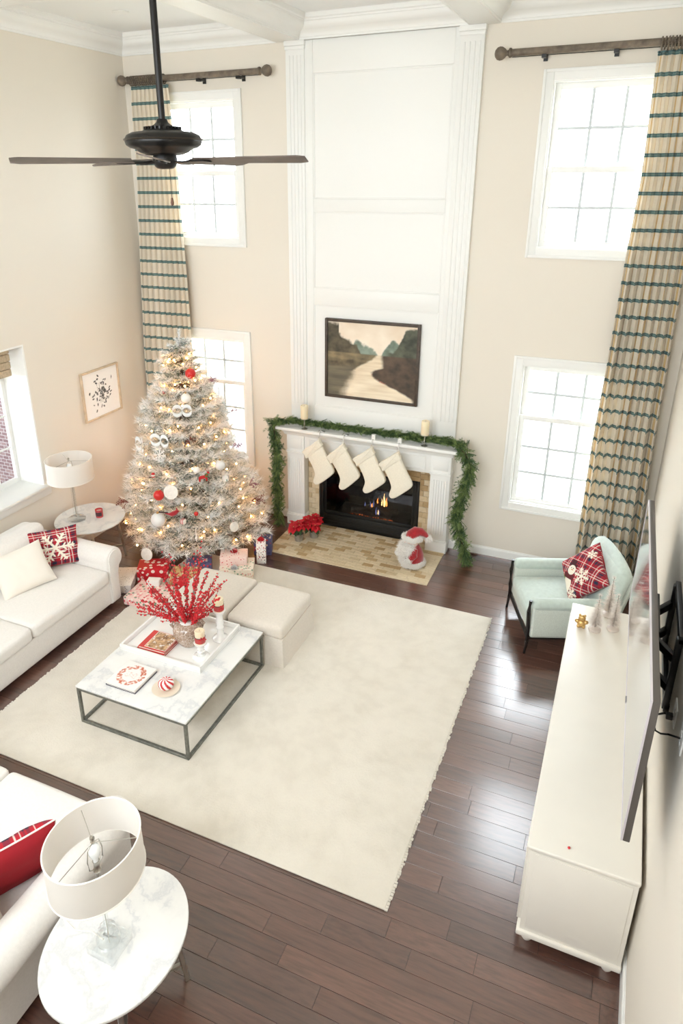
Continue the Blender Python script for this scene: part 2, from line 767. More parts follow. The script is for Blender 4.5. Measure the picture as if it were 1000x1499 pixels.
# ---------------------------------------------------------------- floor of planks
fl = S('floor', 'dark hickory plank floor')
B(XL - .5, XR + .2, YF - .1, YB + .05, -.06, -.006, 'subfloor', m_dark_gap, fl)
RUG = (-1.81, 1.895, -4.905, -1.342)
PW = .1405
pmesh = MB().box(0, 1, .0012, PW - .0012, -.012, 0).mesh('plank', m_floor, bevel=.0005, seg=1)
hid = MB()
rp = random.Random(5)
y = -.012
row = 0
while y > YF + .05:
    x = XL - rp.uniform(0, .9)
    while x < XR:
        L = rp.choice((.55, .7, .85, .95, 1.05, 1.2, 1.3))
        x0, x1 = max(x, XL), min(x + L, XR)
        x += L
        if x1 - x0 < .03:
            continue
        under = RUG[0] - .02 < x0 and x1 < RUG[1] + .02 and RUG[2] < y - PW and y < RUG[3]
        sofa = (x1 < -2.05 and -5.0 < y < -2.75) or (y < -5.5 and x1 < .05)
        hearth = -1.0 < x0 and x1 < 1.09 and y > -.9
        far = y < -6.6
        if under or sofa or hearth or far:
            hid.box(x0 + .001, x1 - .001, y - PW + .0012, y - .0012, -.012, 0)
            continue
        o = bpy.data.objects.new('plank', pmesh)
        link(o, fl)
        o.location = (x0 + .001, y - PW, -.0006)
        o.rotation_euler = (rp.uniform(-.0055, .0055), rp.uniform(-.0005, .0005), 0)
        o.scale = (x1 - x0 - .002, 1, 1)
    y -= PW
    row += 1
tag(hid.build('planks', m_floor, fl), kind='stuff')

# ---------------------------------------------------------------- walls
wb = MB()
TB = .16


def wall_back():
    xs = [XL - .5, WXC[0] - OPX, WXC[0] + OPX, WXC[1] - OPX, WXC[1] + OPX, XR + .2]
    zs = [0, LZ[0] + .085, LZ[1] - .085, UZ[0] + .085, UZ[1] - .085, ZC + .1]
    for i in range(5):
        if i in (1, 3):
            for a, b in ((0, 1), (2, 3), (4, 5)):
                wb.box(xs[i], xs[i + 1], YB, YB + TB, zs[a], zs[b])
        elif i == 2:
            # the chimney bay: opening for the firebox
            wb.box(xs[i], -.69, YB, YB + TB, 0, ZC + .1)
            wb.box(.69, xs[i + 1], YB, YB + TB, 0, ZC + .1)
            wb.box(-.69, .69, YB, YB + TB, .86, ZC + .1)
        else:
            wb.box(xs[i], xs[i + 1], YB, YB + TB, 0, ZC + .1)


wall_back()
struct(wb.build('wall_back', m_wall), 'cream painted fireplace wall with four windows')

LW = (-4.05, -2.235, 1.035, 2.72)      # window in the left wall: y0 y1 z0 z1
WT = .46
wl = MB()
wl.box(XL - WT, XL, YF, LW[0], 0, ZC + .1)
wl.box(XL - WT, XL, LW[1], YB, 0, ZC + .1)
wl.box(XL - WT, XL, LW[0], LW[1], 0, LW[2] - .036)
wl.box(XL - WT, XL, LW[0], LW[1], LW[3], ZC + .1)
struct(wl.build('wall_left', m_wall), 'cream painted wall with a deep window behind the sofa')
struct(B(XR, XR + .2, YF, YB, 0, ZC + .1, 'wall_right', m_wall), 'cream painted wall behind the console')

# rear of the room (behind the overlook): wall, with unseen windows added for soft fill light
wr = MB()
RW = [(-2.7, -.6, 3.2, 5.4), (.1, 2.2, 3.2, 5.4)]
for a, b in ((XL - .5, -2.7), (-.6, .1), (2.2, XR + .2)):
    wr.box(a, b, YF - .15, YF, 0, ZC + .1)
for a, b in ((-2.7, -.6), (.1, 2.2)):
    for z0, z1 in ((0, 3.2), (5.4, ZC + .1)):
        wr.box(a, b, YF - .15, YF, z0, z1)
struct(wr.build('wall_rear', m_wall), 'cream wall behind the overlook with windows added for fill light')

ce = struct(B(XL - .5, XR + .2, YF - .15, YB + .16, ZC, ZC + .1, 'ceiling', m_ceil), 'white coffered ceiling')

# daylight portals
for i, xc in enumerate(WXC):
    for z0, z1 in (UZ, LZ):
        portal((xc, TB + .02, (z0 + z1) / 2), (rad(-90), 0, 0), 1.06, z1 - z0 - .17)
portal((XL - WT - .02, (LW[0] + LW[1]) / 2, (LW[2] + LW[3]) / 2), (0, rad(-90), 0), LW[3] - LW[2], LW[1] - LW[0])
for a, b, z0, z1 in RW:
    portal(((a + b) / 2, YF - .17, (z0 + z1) / 2), (rad(90), 0, 0), b - a, z1 - z0)


def crown_prof():
    # (out from wall, z) stepped cornice
    z = ZCR
    return [(p * .66, ZCR + (q - ZCR) * (ZC - ZCR) / .335) for p, q in crown_raw(z)]


def crown_raw(z):
    return [(0, z), (.022, z), (.022, z + .03), (.03, z + .035), (.035, z + .06), (.055, z + .085), (.085, z + .11), (.12, z + .125),
            (.155, z + .15), (.175, z + .185), (.185, z + .225), (.2, z + .23), (.2, z + .255), (.22, z + .27), (.22, z + .335), (0, z + .335)]


def crown_x(x0, x1, ywall, sgn, m0=0, m1=0):
    """cornice running along x; sgn -1 projects to -y; mitred ends"""
    mb = MB()
    pr = crown_prof()
    rs = []
    for xe, mm in ((x0, m0), (x1, m1)):
        rs.append([(xe + mm * p, ywall + sgn * p, z) for p, z in pr])
    mb.rings(rs)
    return mb


def crown_y(y0, y1, xwall, sgn, m0=0, m1=0):
    mb = MB()
    pr = crown_prof()
    rs = []
    for ye, mm in ((y0, m0), (y1, m1)):
        rs.append([(xwall + sgn * p, ye + mm * p, z) for p, z in pr])
    mb.rings(rs)
    return mb


# beams of the coffers: two along the room from the pilasters, one across
BX = [(-1.175, -.905), (.945, 1.215)]
trimn = [0]


def trim(mb, label=None, mat=None, **kw):
    trimn[0] += 1
    o = mb.build('trim_%d' % trimn[0], mat or m_white, recalc=True, **kw)
    return struct(o, label)


for x0, x1 in BX:
    trim(MB().box(x0, x1, YF, YB, ZCR, ZC + .02), 'white ceiling beam running from the fireplace wall', bevel=.004)
YX = -2.62
for a, b in ((XL, BX[0][0]), (BX[0][1], BX[1][0]), (BX[1][1], XR)):
    trim(MB().box(a, b, YX - .27, YX, ZCR, ZC + .02), 'white cross beam of the coffered ceiling', bevel=.004)
    trim(crown_x(a, b, YB - (.045 if a > XL + .1 and b < XR - .1 else 0), -1, 1, -1), 'white crown moulding over the fireplace wall', smooth=True)
    trim(crown_x(a, b, YX, 1, 1, -1), 'white crown moulding on the cross beam', smooth=True)
    for xw, sg in ((a, 1), (b, -1)):
        trim(crown_y(YX, YB, xw, sg, 1, -1), 'white crown moulding along the coffer side', smooth=True)
        trim(crown_y(YF, YX - .27, xw, sg, 0, -1), 'white crown moulding along the rear coffer side', smooth=True)

# recessed light
cl = T('recessed_light', 'white recessed can light in the ceiling coffer', 'light', (-2.44, -1.05, ZC))
MB().lathe([(.055, 0), (.085, 0), (.088, -.006), (.07, -.012), (.055, -.004)], 28).build('trim_ring', m_white, cl, smooth=True)
MB().lathe([(.001, .001), (.056, .001), (.056, -.003), (.001, -.003)], 24).build('lens', M('frosted_lens', rgb(225, 228, 230), .4), cl)

# baseboards
def base_x(x0, x1, name, lab):
    mb = MB()
    prof = [(0, 0), (-.016, 0), (-.016, .105), (-.012, .118), (-.006, .124), (-.004, .135), (0, .135)]
    mb.rings([[(x, YB + p, z) for p, z in prof] for x in (x0, x1)])
    o = mb.build(name, m_white, recalc=True)
    struct(o, lab)
    q = MB().box(x0, x1, YB - .03, YB - .016, 0, .02).build('shoe_moulding', m_floor, o)


base_x(XL, -1.1, 'baseboard_back', 'white baseboard left of the mantel')
base_x(1.1, XR, 'baseboard_back_end', 'white baseboard right of the mantel')
for xw, sg, nm in ((XL, 1, 'baseboard_left'), (XR, -1, 'baseboard_right')):
    mb = MB()
    prof = [(0, 0), (.016, 0), (.016, .105), (.012, .118), (.006, .124), (.004, .135), (0, .135)]
    mb.rings([[(xw + sg * p, yy, z) for p, z in prof] for yy in (YF, YB - .02)])
    struct(mb.build(nm, m_white, recalc=True), 'white baseboard along the ' + ('sofa wall' if sg > 0 else 'console wall'))


# ---------------------------------------------------------------- windows
def frame_box(mb, x0, x1, z0, z1, w, y0, y1, wb_=None):
    wb_ = wb_ or w
    mb.box(x0, x0 + w, y0, y1, z0, z1)
    mb.box(x1 - w, x1, y0, y1, z0, z1)
    mb.box(x0 + w, x1 - w, y0, y1, z1 - w, z1)
    mb.box(x0 + w, x1 - w, y0, y1, z0, z0 + wb_)
    return mb


def window(n, xc, Z, rail, rows_up, rows_lo, lab):
    w = S('window_%d' % n, lab, (xc, 0, 0))
    z0, z1 = Z
    # picture-frame casing of stepped boards
    for (nm, a, b, c, d) in (('casing_board', -.62, -OPX + .015, z0, z1), ('casing_board', OPX - .015, .62, z0, z1),
                             ('casing_board', -OPX + .015, OPX - .015, z1 - .1, z1), ('casing_board', -OPX + .015, OPX - .015, z0, z0 + .1)):
        MB().box(a, b, -.018, 0, c, d).build(nm, m_white, w, bevel=.004)
    e = MB()
    frame_box(e, -.62, .62, z0, z1, .028, -.03, -.018)
    e.build('backband', m_white, w, bevel=.003)
    j = MB()
    frame_box(j, -OPX, OPX, z0 + .085, z1 - .085, .03, .0, TB)
    j.build('jamb', m_white, w)
    gx = .505
    zb, zt = z0 + .115, z1 - .115
    zr = rail
    for nm, a, b, yy, rows in (('upper_sash', zr - .02, zt, .085, rows_up), ('lower_sash', zb, zr + .02, .05, rows_lo)):
        s_ = MB()
        bot = .045 if nm == 'upper_sash' else .05
        frame_box(s_, -gx, gx, a, b, .058, yy, yy + .032, bot)
        so = s_.build(nm, m_white, w, bevel=.003)
        iz0, iz1 = a + bot, b - .058 if nm == 'upper_sash' else b - .04
        if nm == 'lower_sash':
            iz1 = b - .058
        ix = gx - .058
        H = (iz1 - iz0) / rows
        Wd = 2 * ix / 3
        for i in (1, 2):
            MB().box(-ix + Wd * i - .014, -ix + Wd * i + .014, yy + .008, yy + .024, iz0, iz1).build('muntin', m_grille, so)
        for r in range(1, rows):
            MB().box(-ix, ix, yy + .0085, yy + .0235, iz0 + H * r - .014, iz0 + H * r + .014).build('muntin', m_grille, so)
        for i in range(3):
            for r in range(rows):
                MB().box(-ix + Wd * i, -ix + Wd * (i + 1), yy + .014, yy + .018, iz0 + H * r, iz0 + H * (r + 1)).build('pane', m_pane, so)
    MB().box(-.02, .05, .02, .05, zr + .02, zr + .035).build('sash_lock', m_white, w, bevel=.004)


window(1, WXC[0], UZ, 4.463, 2, 2, 'white sash window above the Christmas tree')
window(2, WXC[0], LZ, 1.85, 2, 3, 'white sash window behind the Christmas tree')
window(3, WXC[1], UZ, 4.463, 2, 2, 'white sash window high beside the paneled chimney, by the long curtain')
window(4, WXC[1], LZ, 1.85, 2, 3, 'white sash window above the mint armchair')

# deep window in the left wall
w5 = S('window_5', 'deep white window over the sofa with brick outside', (XL, 0, 0))
y0, y1, z0, z1 = LW
MB().box(-WT, .0, y1 - .02, y1 + .0, z0, z1).build('jamb', m_white, w5)
MB().box(-WT, .0, y0, y0 + .02, z0, z1).build('jamb', m_white, w5)
MB().box(-WT, .0, y0 + .02, y1 - .02, z1 - .02, z1).build('head', m_white, w5)
MB().box(-WT, .05, y0 - .08, y1 + .1, z0 - .035, z0 + .004).build('sill', m_white, w5, bevel=.008)
MB().box(-.002, .018, y0 - .06, y1 + .07, z0 - .13, z0 - .036).build('apron', m_white, w5, bevel=.004)
sx = -WT + .06
for a, b in ((y0 + .02, y0 + .94), (y0 + .96, y1 - .02)):
    q = MB()
    q.box(sx, sx + .04, a, a + .05, z0, z1 - .02).box(sx, sx + .04, b - .05, b, z0, z1 - .02)
    q.box(sx, sx + .04, a + .05, b - .05, z0, z0 + .06).box(sx, sx + .04, a + .05, b - .05, z1 - .08, z1 - .02)
    so = q.build('sash', m_white, w5, bevel=.003)
    n_y, n_z = 3, 4
    for i in range(1, n_y):
        yy = a + .05 + (b - a - .1) * i / n_y
        MB().box(sx + .01, sx + .028, yy - .008, yy + .008, z0 + .06, z1 - .08).build('muntin', m_white, so)
    for i in range(1, n_z):
        zz = z0 + .06 + (z1 - z0 - .14) * i / n_z
        MB().box(sx + .011, sx + .027, a + .05, b - .05, zz - .008, zz + .008).build('muntin', m_white, so)
    for i in range(n_y):
        for j in range(n_z):
            ya, yb = a + .05 + (b - a - .1) * i / n_y, a + .05 + (b - a - .1) * (i + 1) / n_y
            za, zb = z0 + .06 + (z1 - z0 - .14) * j / n_z, z0 + .06 + (z1 - z0 - .14) * (j + 1) / n_z
            MB().box(sx + .017, sx + .021, ya, yb, za, zb).build('pane', m_pane, so)
sh = T('roman_shade', 'tan woven shade drawn up at the head of the window over the sofa', 'window shade', (XL - .2, 0, 0))
mt = M('tan_woven_shade', rgb(196, 176, 148), .9, vary=(40, .15))
for i in range(4):
    MB().box(-.02 - .006 * i, .02 + .004 * i, y0 + .03, y1 - .05, 2.36 + i * .085, 2.36 + (i + 1) * .085 - .004).build('fold', mt, sh, bevel=.012, seg=2)

# ---------------------------------------------------------------- outside
def brick_mat():
    k = N('mauve_brick')
    b = k.n('ShaderNodeTexBrick')
    k.put(k.coord('Object', rot=(rad(90), 0, 0)), b.inputs['Vector'])
    b.inputs['Scale'].default_value = 4.6
    for nm, c in (('Color1', rgb(134, 104, 110)), ('Color2', rgb(164, 138, 140)), ('Mortar', rgb(206, 204, 206))):
        b.inputs[nm].default_value = (*c, 1)
    b.inputs['Mortar Size'].default_value = .02
    k.set(Base_Color=b.outputs['Color'], Roughness=.9)
    return k.m


struct(B(-8.5, XL - WT - .25, -.9, -.6, -.5, 2.9, 'wall_exterior', brick_mat()), 'brick wing outside the sofa window')
struct(B(-40, 40, -30, 60, -.62, -.6, 'ground', M('pale_winter_lawn', rgb(176, 172, 156), .95, vary=(.5, .15))), 'pale winter lawn outside')
struct(B(-7.6, -7.4, -9.0, -.6, -.5, 1.7, 'wall_light_block', brick_mat()), 'low brick wall added to cut daylight outside the sofa window')  # added to close off part of the sky light on the brick
struct(B(-8.5, XL - WT - .12, -9.0, -.6, 2.95, 3.1, 'roof_light_block', M('shade_roof', rgb(120, 116, 112), .9)), 'roof added to shade the brick outside the sofa window')  # added overhead cover, keeps the brick and window reveal in shade
dk = S('deck', 'grey porch deck outside the tree window', (-2.6, 0, 0))
mdk = M('weathered_deck_wood', rgb(150, 148, 146), .8)
for i in range(12):
    MB().box(-3.0, 2.4, 1.0 + i * .142, 1.0 + i * .142 + .136, -.12, -.08).build('deck_board', mdk, dk)
rl = T('porch_railing', 'grey porch railing outside the window behind the tree', 'railing', (-2.6, 2.75, -.08))
for zz in (.12, .95):
    MB().box(-3.0, 2.4, -.03, .03, zz, zz + .06).build('rail', mdk, rl)
for i in range(30):
    MB().box(-2.95 + i * .18, -2.91 + i * .18, -.02, .02, .18, .95).build('baluster', mdk, rl)
for i in range(4):
    MB().box(-3.0 + i * 1.75, -2.9 + i * 1.75, -.05, .05, 0, 1.1).build('post', mdk, rl)


def bare_tree(loc, h, seed, lab):
    t = T('bare_tree', lab, 'tree', loc, group=None)
    rr = random.Random(seed)
    br = MB()

    def grow(p, d, L, r, lev):
        q = p + d * L
        br.cyl(p, q, r, r * .65, 5)
        if lev == 0:
            return
        for i in range(4 if lev > 1 else 3):
            f = rr.uniform(.45, 1.0)
            nd = (d + Vector((rr.uniform(-.9, .9), rr.uniform(-.9, .9), rr.uniform(-.1, .5)))).normalized()
            grow(p + d * L * f, nd, L * rr.uniform(.5, .7), r * .5, lev - 1)
    MB().cyl((0, 0, 0), (0, 0, h * .3), .16, .12, 8).build('trunk', mbark, t)
    grow(Vector((0, 0, h * .28)), Vector((0, 0, 1)), h * .32, .11, 5)
    br.build('branches', mbark, t)


mbark = M('grey_bark', rgb(120, 112, 106), .95)
bare_tree((4.6, 9.5, -.6), 9.0, 3, 'bare winter tree seen through the windows beside the long curtain')
bare_tree((6.6, 14.0, -.6), 10.0, 8, 'taller bare winter tree farther off across the lawn')

# ---------------------------------------------------------------- chimney paneling, mantel, hearth
pn = S('wall_paneling', 'white paneled chimney breast from mantel to ceiling')
PXL, PXR = -1.062, 1.092
B(PXL, PXR, -.022, 0, 1.3, ZCR - .001, 'backing_board', m_white, pn)
rails = [(5.445, ZCR - .002), (4.035, 4.172), (2.97, 3.17), (1.45, 1.70)]
for a, b in rails:
    MB().box(-.745, .80, -.034, -.022, a, b).build('rail', m_white, pn, bevel=.004)
for a, b in ((-.845, -.745), (.80, .855)):
    MB().box(a, b, -.034, -.022, 1.45, ZCR - .002).build('stile', m_white, pn, bevel=.004)
# thin panel mouldings round each field
for a, b in ((4.172, 5.445), (3.17, 4.035), (1.70, 2.97)):
    q = MB()
    frame_box(q, -.745, .80, a, b, .016, -.03, -.022)
    q.build('panel_moulding', m_white, pn, bevel=.003)
for a, b in ((PXL, -.84), (.852, PXR)):
    pl = MB().box(a, b, -.05, -.022, 1.42, ZCR - .02).build('pilaster', m_white, pn, bevel=.004)
    for i in range(4):
        x = a + .045 + i * (b - a - .09) / 3
        MB().box(x - .011, x + .011, -.058, -.05, 1.7, ZCR - .14).build('reed', m_white, pl, bevel=.004)
    MB().box(a - .012, b + .012, -.07, -.0, ZCR - .05, ZCR + .0).build('capital', m_white, pl, bevel=.006)
    MB().box(a - .006, b + .006, -.062, -.0, ZCR - .085, ZCR - .05).build('capital', m_white, pl, bevel=.006)

mn = T('mantel', 'white painted wood mantel with reeded legs around the fireplace', 'mantel', (0, 0, 0))
for sg in (-1, 1):
    a, b = sorted((sg * .845, sg * 1.09))
    lg = MB().box(a, b, -.145, -.0, .16, 1.30).build('leg', m_white, mn, bevel=.004)
    MB().box(a - .012, b + .012, -.163, -.0, 0, .15).build('plinth', m_white, lg, bevel=.006)
    MB().box(a - .006, b + .006, -.155, -.0, .15, .168).build('plinth_cap', m_white, lg, bevel=.005)
    for i in range(6):
        x = a + .045 + i * (b - a - .09) / 5
        MB().box(x - .010, x + .010, -.153, -.145, .24, .98).build('reed', m_white, lg, bevel=.004)
    MB().box(a - .008, b + .008, -.158, -.0, 1.045, 1.075).build('necking', m_white, lg, bevel=.006)
    MB().box(a + .03, b - .03, -.152, -.145, 1.11, 1.26).build('block_panel', m_white, lg, bevel=.005)
fz = MB().box(-.845, .845, -.125, 0, 1.045, 1.30).build('frieze', m_white, mn, bevel=.004)
q = MB()
frame_box(q, -.78, .78, 1.085, 1.265, .018, -.134, -.125)
q.build('frieze_moulding', m_white, fz, bevel=.003)
sp = [(.0, 1.30), (-.165, 1.30), (-.172, 1.315), (-.19, 1.325), (-.20, 1.345), (-.225, 1.362), (-.238, 1.385), (-.245, 1.39), (.0, 1.39)]
mb = MB()
mb.rings([[(x, p, z) for p, z in sp] for x in (-1.115, 1.115)])
mb.build('bed_moulding', m_white, mn, recalc=True)
MB().box(-1.19, 1.19, -.285, -.0, 1.39, 1.428).build('shelf', m_white, mn, bevel=.008, seg=3)

# travertine surround: tiles over a grout bed
su = S('fireplace_surround', 'travertine tile surround of the firebox')
B(-.845, -.69, -.006, .0, 0, 1.05, 'grout_bed', m_grout, su)
B(.69, .845, -.006, .0, 0, 1.05, 'grout_bed', m_grout, su)
B(-.69, .69, -.006, .0, .86, 1.05, 'grout_bed', m_grout, su)
tcache = {}


def tile(x0, x1, y0, y1, z0, z1, parent, face='z'):
    d = (round(x1 - x0, 4), round(y1 - y0, 4), round(z1 - z0, 4))
    if d not in tcache:
        tcache[d] = MB().box(0, d[0], 0, d[1], 0, d[2]).mesh('tile', m_tile, bevel=.0025, seg=1)
    o = bpy.data.objects.new('tile', tcache[d])
    link(o, parent)
    o.location = (x0, y0, z0)
    return o


g = .003
for a, b in ((-.845, -.69), (.69, .845)):
    for i in range(14):
        z = .0 + i * .075
        if i % 2:
            cuts = [a, a + .0515, b]
        else:
            cuts = [a, b - .0515, b]
        for u, v in zip(cuts, cuts[1:]):
            tile(u + g / 2, v - g / 2, -.014 - .002 * (R.random()), -.004, z + g / 2, z + .075 - g / 2, su)
for r, z in enumerate((.862, .9245, .987)):
    x = -.69 - (.055 if r % 2 else 0)
    while x < .69 - .01:
        u, v = max(x, -.69), min(x + .1255, .69)
        if v - u > .015:
            tile(u + g / 2, v - g / 2, -.014 - .002 * R.random(), -.004, z + g / 2, z + .0625 - g / 2, su)
        x += .1255

he = S('hearth', 'flush travertine brick-pattern hearth')
HX0, HX1, HY0, HY1 = -1.005, 1.087, -.972, -.02
B(HX0, HX1, HY0, HY1, -.005, .006, 'grout_bed', m_grout, he)
edge = .05
for a, b, c, d in ((HX0, HX1, HY0, HY0 + edge),):
    n = 9
    for i in range(n):
        tile(a + (b - a) * i / n + g / 2, a + (b - a) * (i + 1) / n - g / 2, c, d - g, .003, .012, he)
y = HY0 + edge
r = 0
while y < HY1 - .02:
    x = HX0 - (.065 if r % 2 else 0)
    y2 = min(y + .0745, HY1)
    while x < HX1 - .01:
        u, v = max(x, HX0), min(x + .131, HX1)
        # the mantel plinths stand on it
        if v - u > .015 and not (y > -.165 and (u > .83 or v < -.83)):
            tile(u + g / 2, v - g / 2, y + g / 2, y2 - g / 2, .003, .0115 + .001 * R.random(), he)
        x += .131
    y += .0745
    r += 1

# firebox insert
fb = T('gas_fireplace', 'black metal gas fireplace insert with burning logs behind glass', 'fireplace', (0, 0, 0))
m_fire = M('matte_black_steel', rgb(14, 15, 15), .35)
q = MB()
q.box(-.685, .685, .55, .57, .02, .85).box(-.685, -.665, .02, .55, .02, .85).box(.665, .685, .02, .55, .02, .85)
q.box(-.665, .665, .02, .55, .83, .85).box(-.665, .665, .02, .55, .013, .03)
q.build('firebox_shell', M('firebox_soot', rgb(20, 19, 18), .8), fb)
q = MB()
frame_box(q, -.685, .685, .015, .855, .055, .0, .03, .16)
q.build('face_frame', m_fire, fb, bevel=.004)
q = MB()
frame_box(q, -.63, .63, .175, .80, .035, .012, .04, .045)
q.build('door_frame', m_fire, fb, bevel=.004)
MB().box(-.6, .6, .024, .028, .21, .77).build('glass_door', clear_glass('smoked_glass', (.6, .6, .6), 0, .05), fb)
for i in range(3):
    MB().box(-.62, .62, -.006, .0, .04 + i * .04, .06 + i * .04).build('louver', m_fire, fb, bevel=.003)
m_log = M('charred_log', rgb(58, 46, 40), .9, vary=(12, .5), bump=(20, .8, .02))
rr = random.Random(4)
for (x0, y0_, z0, x1, y1_, z1, r) in ((-.33, .30, .12, .3, .36, .15, .045), (-.3, .2, .1, .28, .18, .11, .04), (-.22, .2, .17, .1, .34, .24, .035), (.25, .2, .16, -.02, .36, .25, .035)):
    lo = MB()
    pts = [Vector((x0, y0_, z0 + .05)).lerp(Vector((x1, y1_, z1 + .05)), i / 6) + Vector((0, 0, rr.uniform(-.008, .008))) for i in range(7)]
    lo.tube(pts, [r * rr.uniform(.85, 1.1) for _ in pts], 9).build('log', m_log, fb, smooth=True)
m_flame = emis('gas_flame_orange', (1.0, .30, .06), .35)
m_flame2 = emis('gas_flame_yellow', (1.0, .55, .2), .5)
m_flameb = emis('gas_flame_blue', (.30, .38, .9), .05)
m_ember = emis('glowing_ember', (1.0, .2, .05), .1)


def flame(x, y_, z, h, w, m, seed):
    pts, rs_ = [], []
    r_ = random.Random(seed)
    for i in range(8):
        t = i / 7
        pts.append((x + sin(t * 5 + seed) * w * .5 * t, y_, z + h * t))
        rs_.append(max(.0015, w * (sin(pi * min(1, t * .75 + .22)) ** 1.2) * (1 - t * .55)))
    return MB().tube(pts, rs_, 8).build('flame', m, fb, smooth=True)


flame(.165, .2, .33, .19, .018, m_flame2, 1)
flame(.19, .22, .33, .13, .014, m_flame, 2)
flame(.13, .2, .34, .10, .012, m_flame2, 5)
flame(.07, .2, .36, .08, .012, m_flame, 3)
for x, z, h, m in ((-.02, .3, .08, m_flameb), (.02, .31, .1, m_flameb), (-.1, .3, .06, m_flameb), (.1, .2, .09, m_flameb), (.06, .2, .11, m_flameb), (.0, .3, .06, m_flame), (.09, .21, .06, m_flame2)):
    flame(x, .18, z, h, .012, m, int(x * 100) + 9)
for i in range(26):
    t = i / 25
    x = -.28 + .58 * t + rr.uniform(-.012, .012)
    MB().ico((x, .12 + rr.uniform(-.012, .012), .172 + rr.uniform(0, .012)), rr.uniform(.004, .010), 1).build('ember', m_ember, fb)
MB().box(-.5, .5, .06, .48, .03, .165).build('burner_tray', m_fire, fb, bevel=.01)

# ---------------------------------------------------------------- painting over the mantel
pt = T('painting', 'landscape painting of a misty river between dark trees in a brown frame', 'painting', (.012, -.022, 1.846))
PWd, PHt = 1.192, .98
q = MB()
frame_box(q, -PWd / 2, PWd / 2, 0, PHt, .034, -.05, 0)
q.build('frame', M('dark_walnut_frame', rgb(72, 60, 50), .55, vary=(20, .3)), pt, bevel=.005)


def land(u, v):
    n1 = fbm(u * 3.5, v * 3.5, 1)
    n2 = fbm(u * 11, v * 11, 5)
    n3 = fbm(u * 3, v * 20, 9)
    c = lerp(rgb(224, 204, 180), rgb(246, 234, 216), .55 + n1 * 1.1)
    # far trees, blue-green, in front of the pale sky
    h1 = .655 + .10 * math.exp(-((u - .33) / .07) ** 2) + .06 * math.exp(-((u - .47) / .06) ** 2) + .15 * math.exp(-((u - .76) / .08) ** 2) + n2 * .07
    h1 -= .07 * math.exp(-((u - .6) / .035) ** 2)
    c = lerp(c, lerp(rgb(140, 154, 140), rgb(92, 108, 94), .4 + n2), sstep(h1 + .015, h1 - .02, v))
    hl = .99 + n2 * .06 if u < .13 else .86 - .75 * (u - .13) + n2 * .09 + n1 * .04
    if u > .33:
        hl -= 1.2 * (u - .33)
    dark = lerp(rgb(58, 52, 40), rgb(112, 102, 78), .45 + n2 * 1.2 + n1 * .6)
    c = lerp(c, dark, sstep(hl + .02, hl - .03, v) * sstep(.56, .47, u))
    hr = .66 + .3 * sstep(.74, .9, u) + n2 * .08
    dark2 = lerp(rgb(54, 56, 46), rgb(100, 104, 84), .45 + n2 * 1.2 + n1 * .6)
    c = lerp(c, dark2, sstep(hr + .02, hr - .03, v) * sstep(.64, .72, u))
    # water with reflections below the far shore
    if v < .60:
        wtr = lerp(rgb(206, 184, 150), rgb(244, 230, 206), .5 + n3 * .9 + .3 * sstep(.35, .05, v))
        xl = .585 - 1.15 * (.60 - v) + .05 * n2 if v > .34 else .29 - .10 * sstep(.34, .02, v) + .05 * n2
        xr = .615 + .06 * (.60 - v) + .015 * n2 if v > .44 else (.625 - .12 * sstep(.44, .36, v) + .46 * sstep(.36, .02, v) ** 1.2 + .04 * n2)
        left = lerp(rgb(76, 68, 52), rgb(142, 126, 94), .42 + n2 * .9 + n3 * .7 + .25 * sstep(.5, .6, v))
        refl = lerp(rgb(88, 82, 68), rgb(128, 118, 96), .5 + n3 * 1.2)
        left = lerp(left, refl, sstep(.46, .36, v))
        right = lerp(rgb(60, 50, 42), rgb(104, 84, 66), .4 + n2 * 1.1)
        b = wtr
        b = lerp(b, left, sstep(xl + .06, xl - .06, u) if v < .36 else sstep(xl + .02, xl - .03, u))
        b = lerp(b, right, sstep(xr - .02, xr + .03, u))
        if abs(u - xr - .012) < .016 and .22 < v < .34 and n2 > -.05:
            b = lerp(b, rgb(176, 104, 84), .7)
        c = lerp(c, b, sstep(.605, .585, v))
    return c


q = MB()
q.grid(lambda u, v: (-PWd / 2 + .03 + (PWd - .06) * u, -.03, .03 + (PHt - .06) * v), 150, 124, land)
q.build('canvas', m_canvas, pt)
B(-PWd / 2 + .03, PWd / 2 - .03, -.028, -.002, .03, PHt - .03, 'stretcher', m_paper, pt)

# framed print on the left wall
fp = T('framed_print', 'dark botanical print on white paper in a pale wood frame', 'picture', (XL, -1.09, 1.552), rad(90))
q = MB()
frame_box(q, -.355, .355, 0, .634, .022, -.034, 0)
q.build('frame', M('pale_oak_frame', rgb(206, 184, 156), .5, vary=(14, .15)), fp, bevel=.003)
rb = random.Random(12)
leaves = []
for i in range(70):
    t = rb.random()
    a = rb.choice((-1, 1))
    bx = .5 + rb.gauss(0, .13)
    bz = .5 + rb.gauss(0, .16)
    leaves.append((bx, bz, rb.uniform(.02, .048), rb.uniform(.009, .02), rb.uniform(0, pi), rb.uniform(20, 130)))


def botan(u, v):
    c = rgb(246, 243, 239)
    for bx, bz, a, b, th, g_ in leaves:
        dx, dz = u - bx, v - bz
        if abs(dx) < a and abs(dz) < a:
            p, q_ = dx * cos(th) + dz * sin(th), -dx * sin(th) + dz * cos(th)
            if (p / a) ** 2 + (q_ / b) ** 2 < 1:
                c = rgb(g_, g_ * .98, g_ * .95)
    for k_ in range(4):
        x = .42 + .05 * k_ + .1 * (v - .5) * (k_ - 1.5)
        if abs(u - x) < .003 and .28 < v < .72:
            c = rgb(90, 86, 80)
    return c


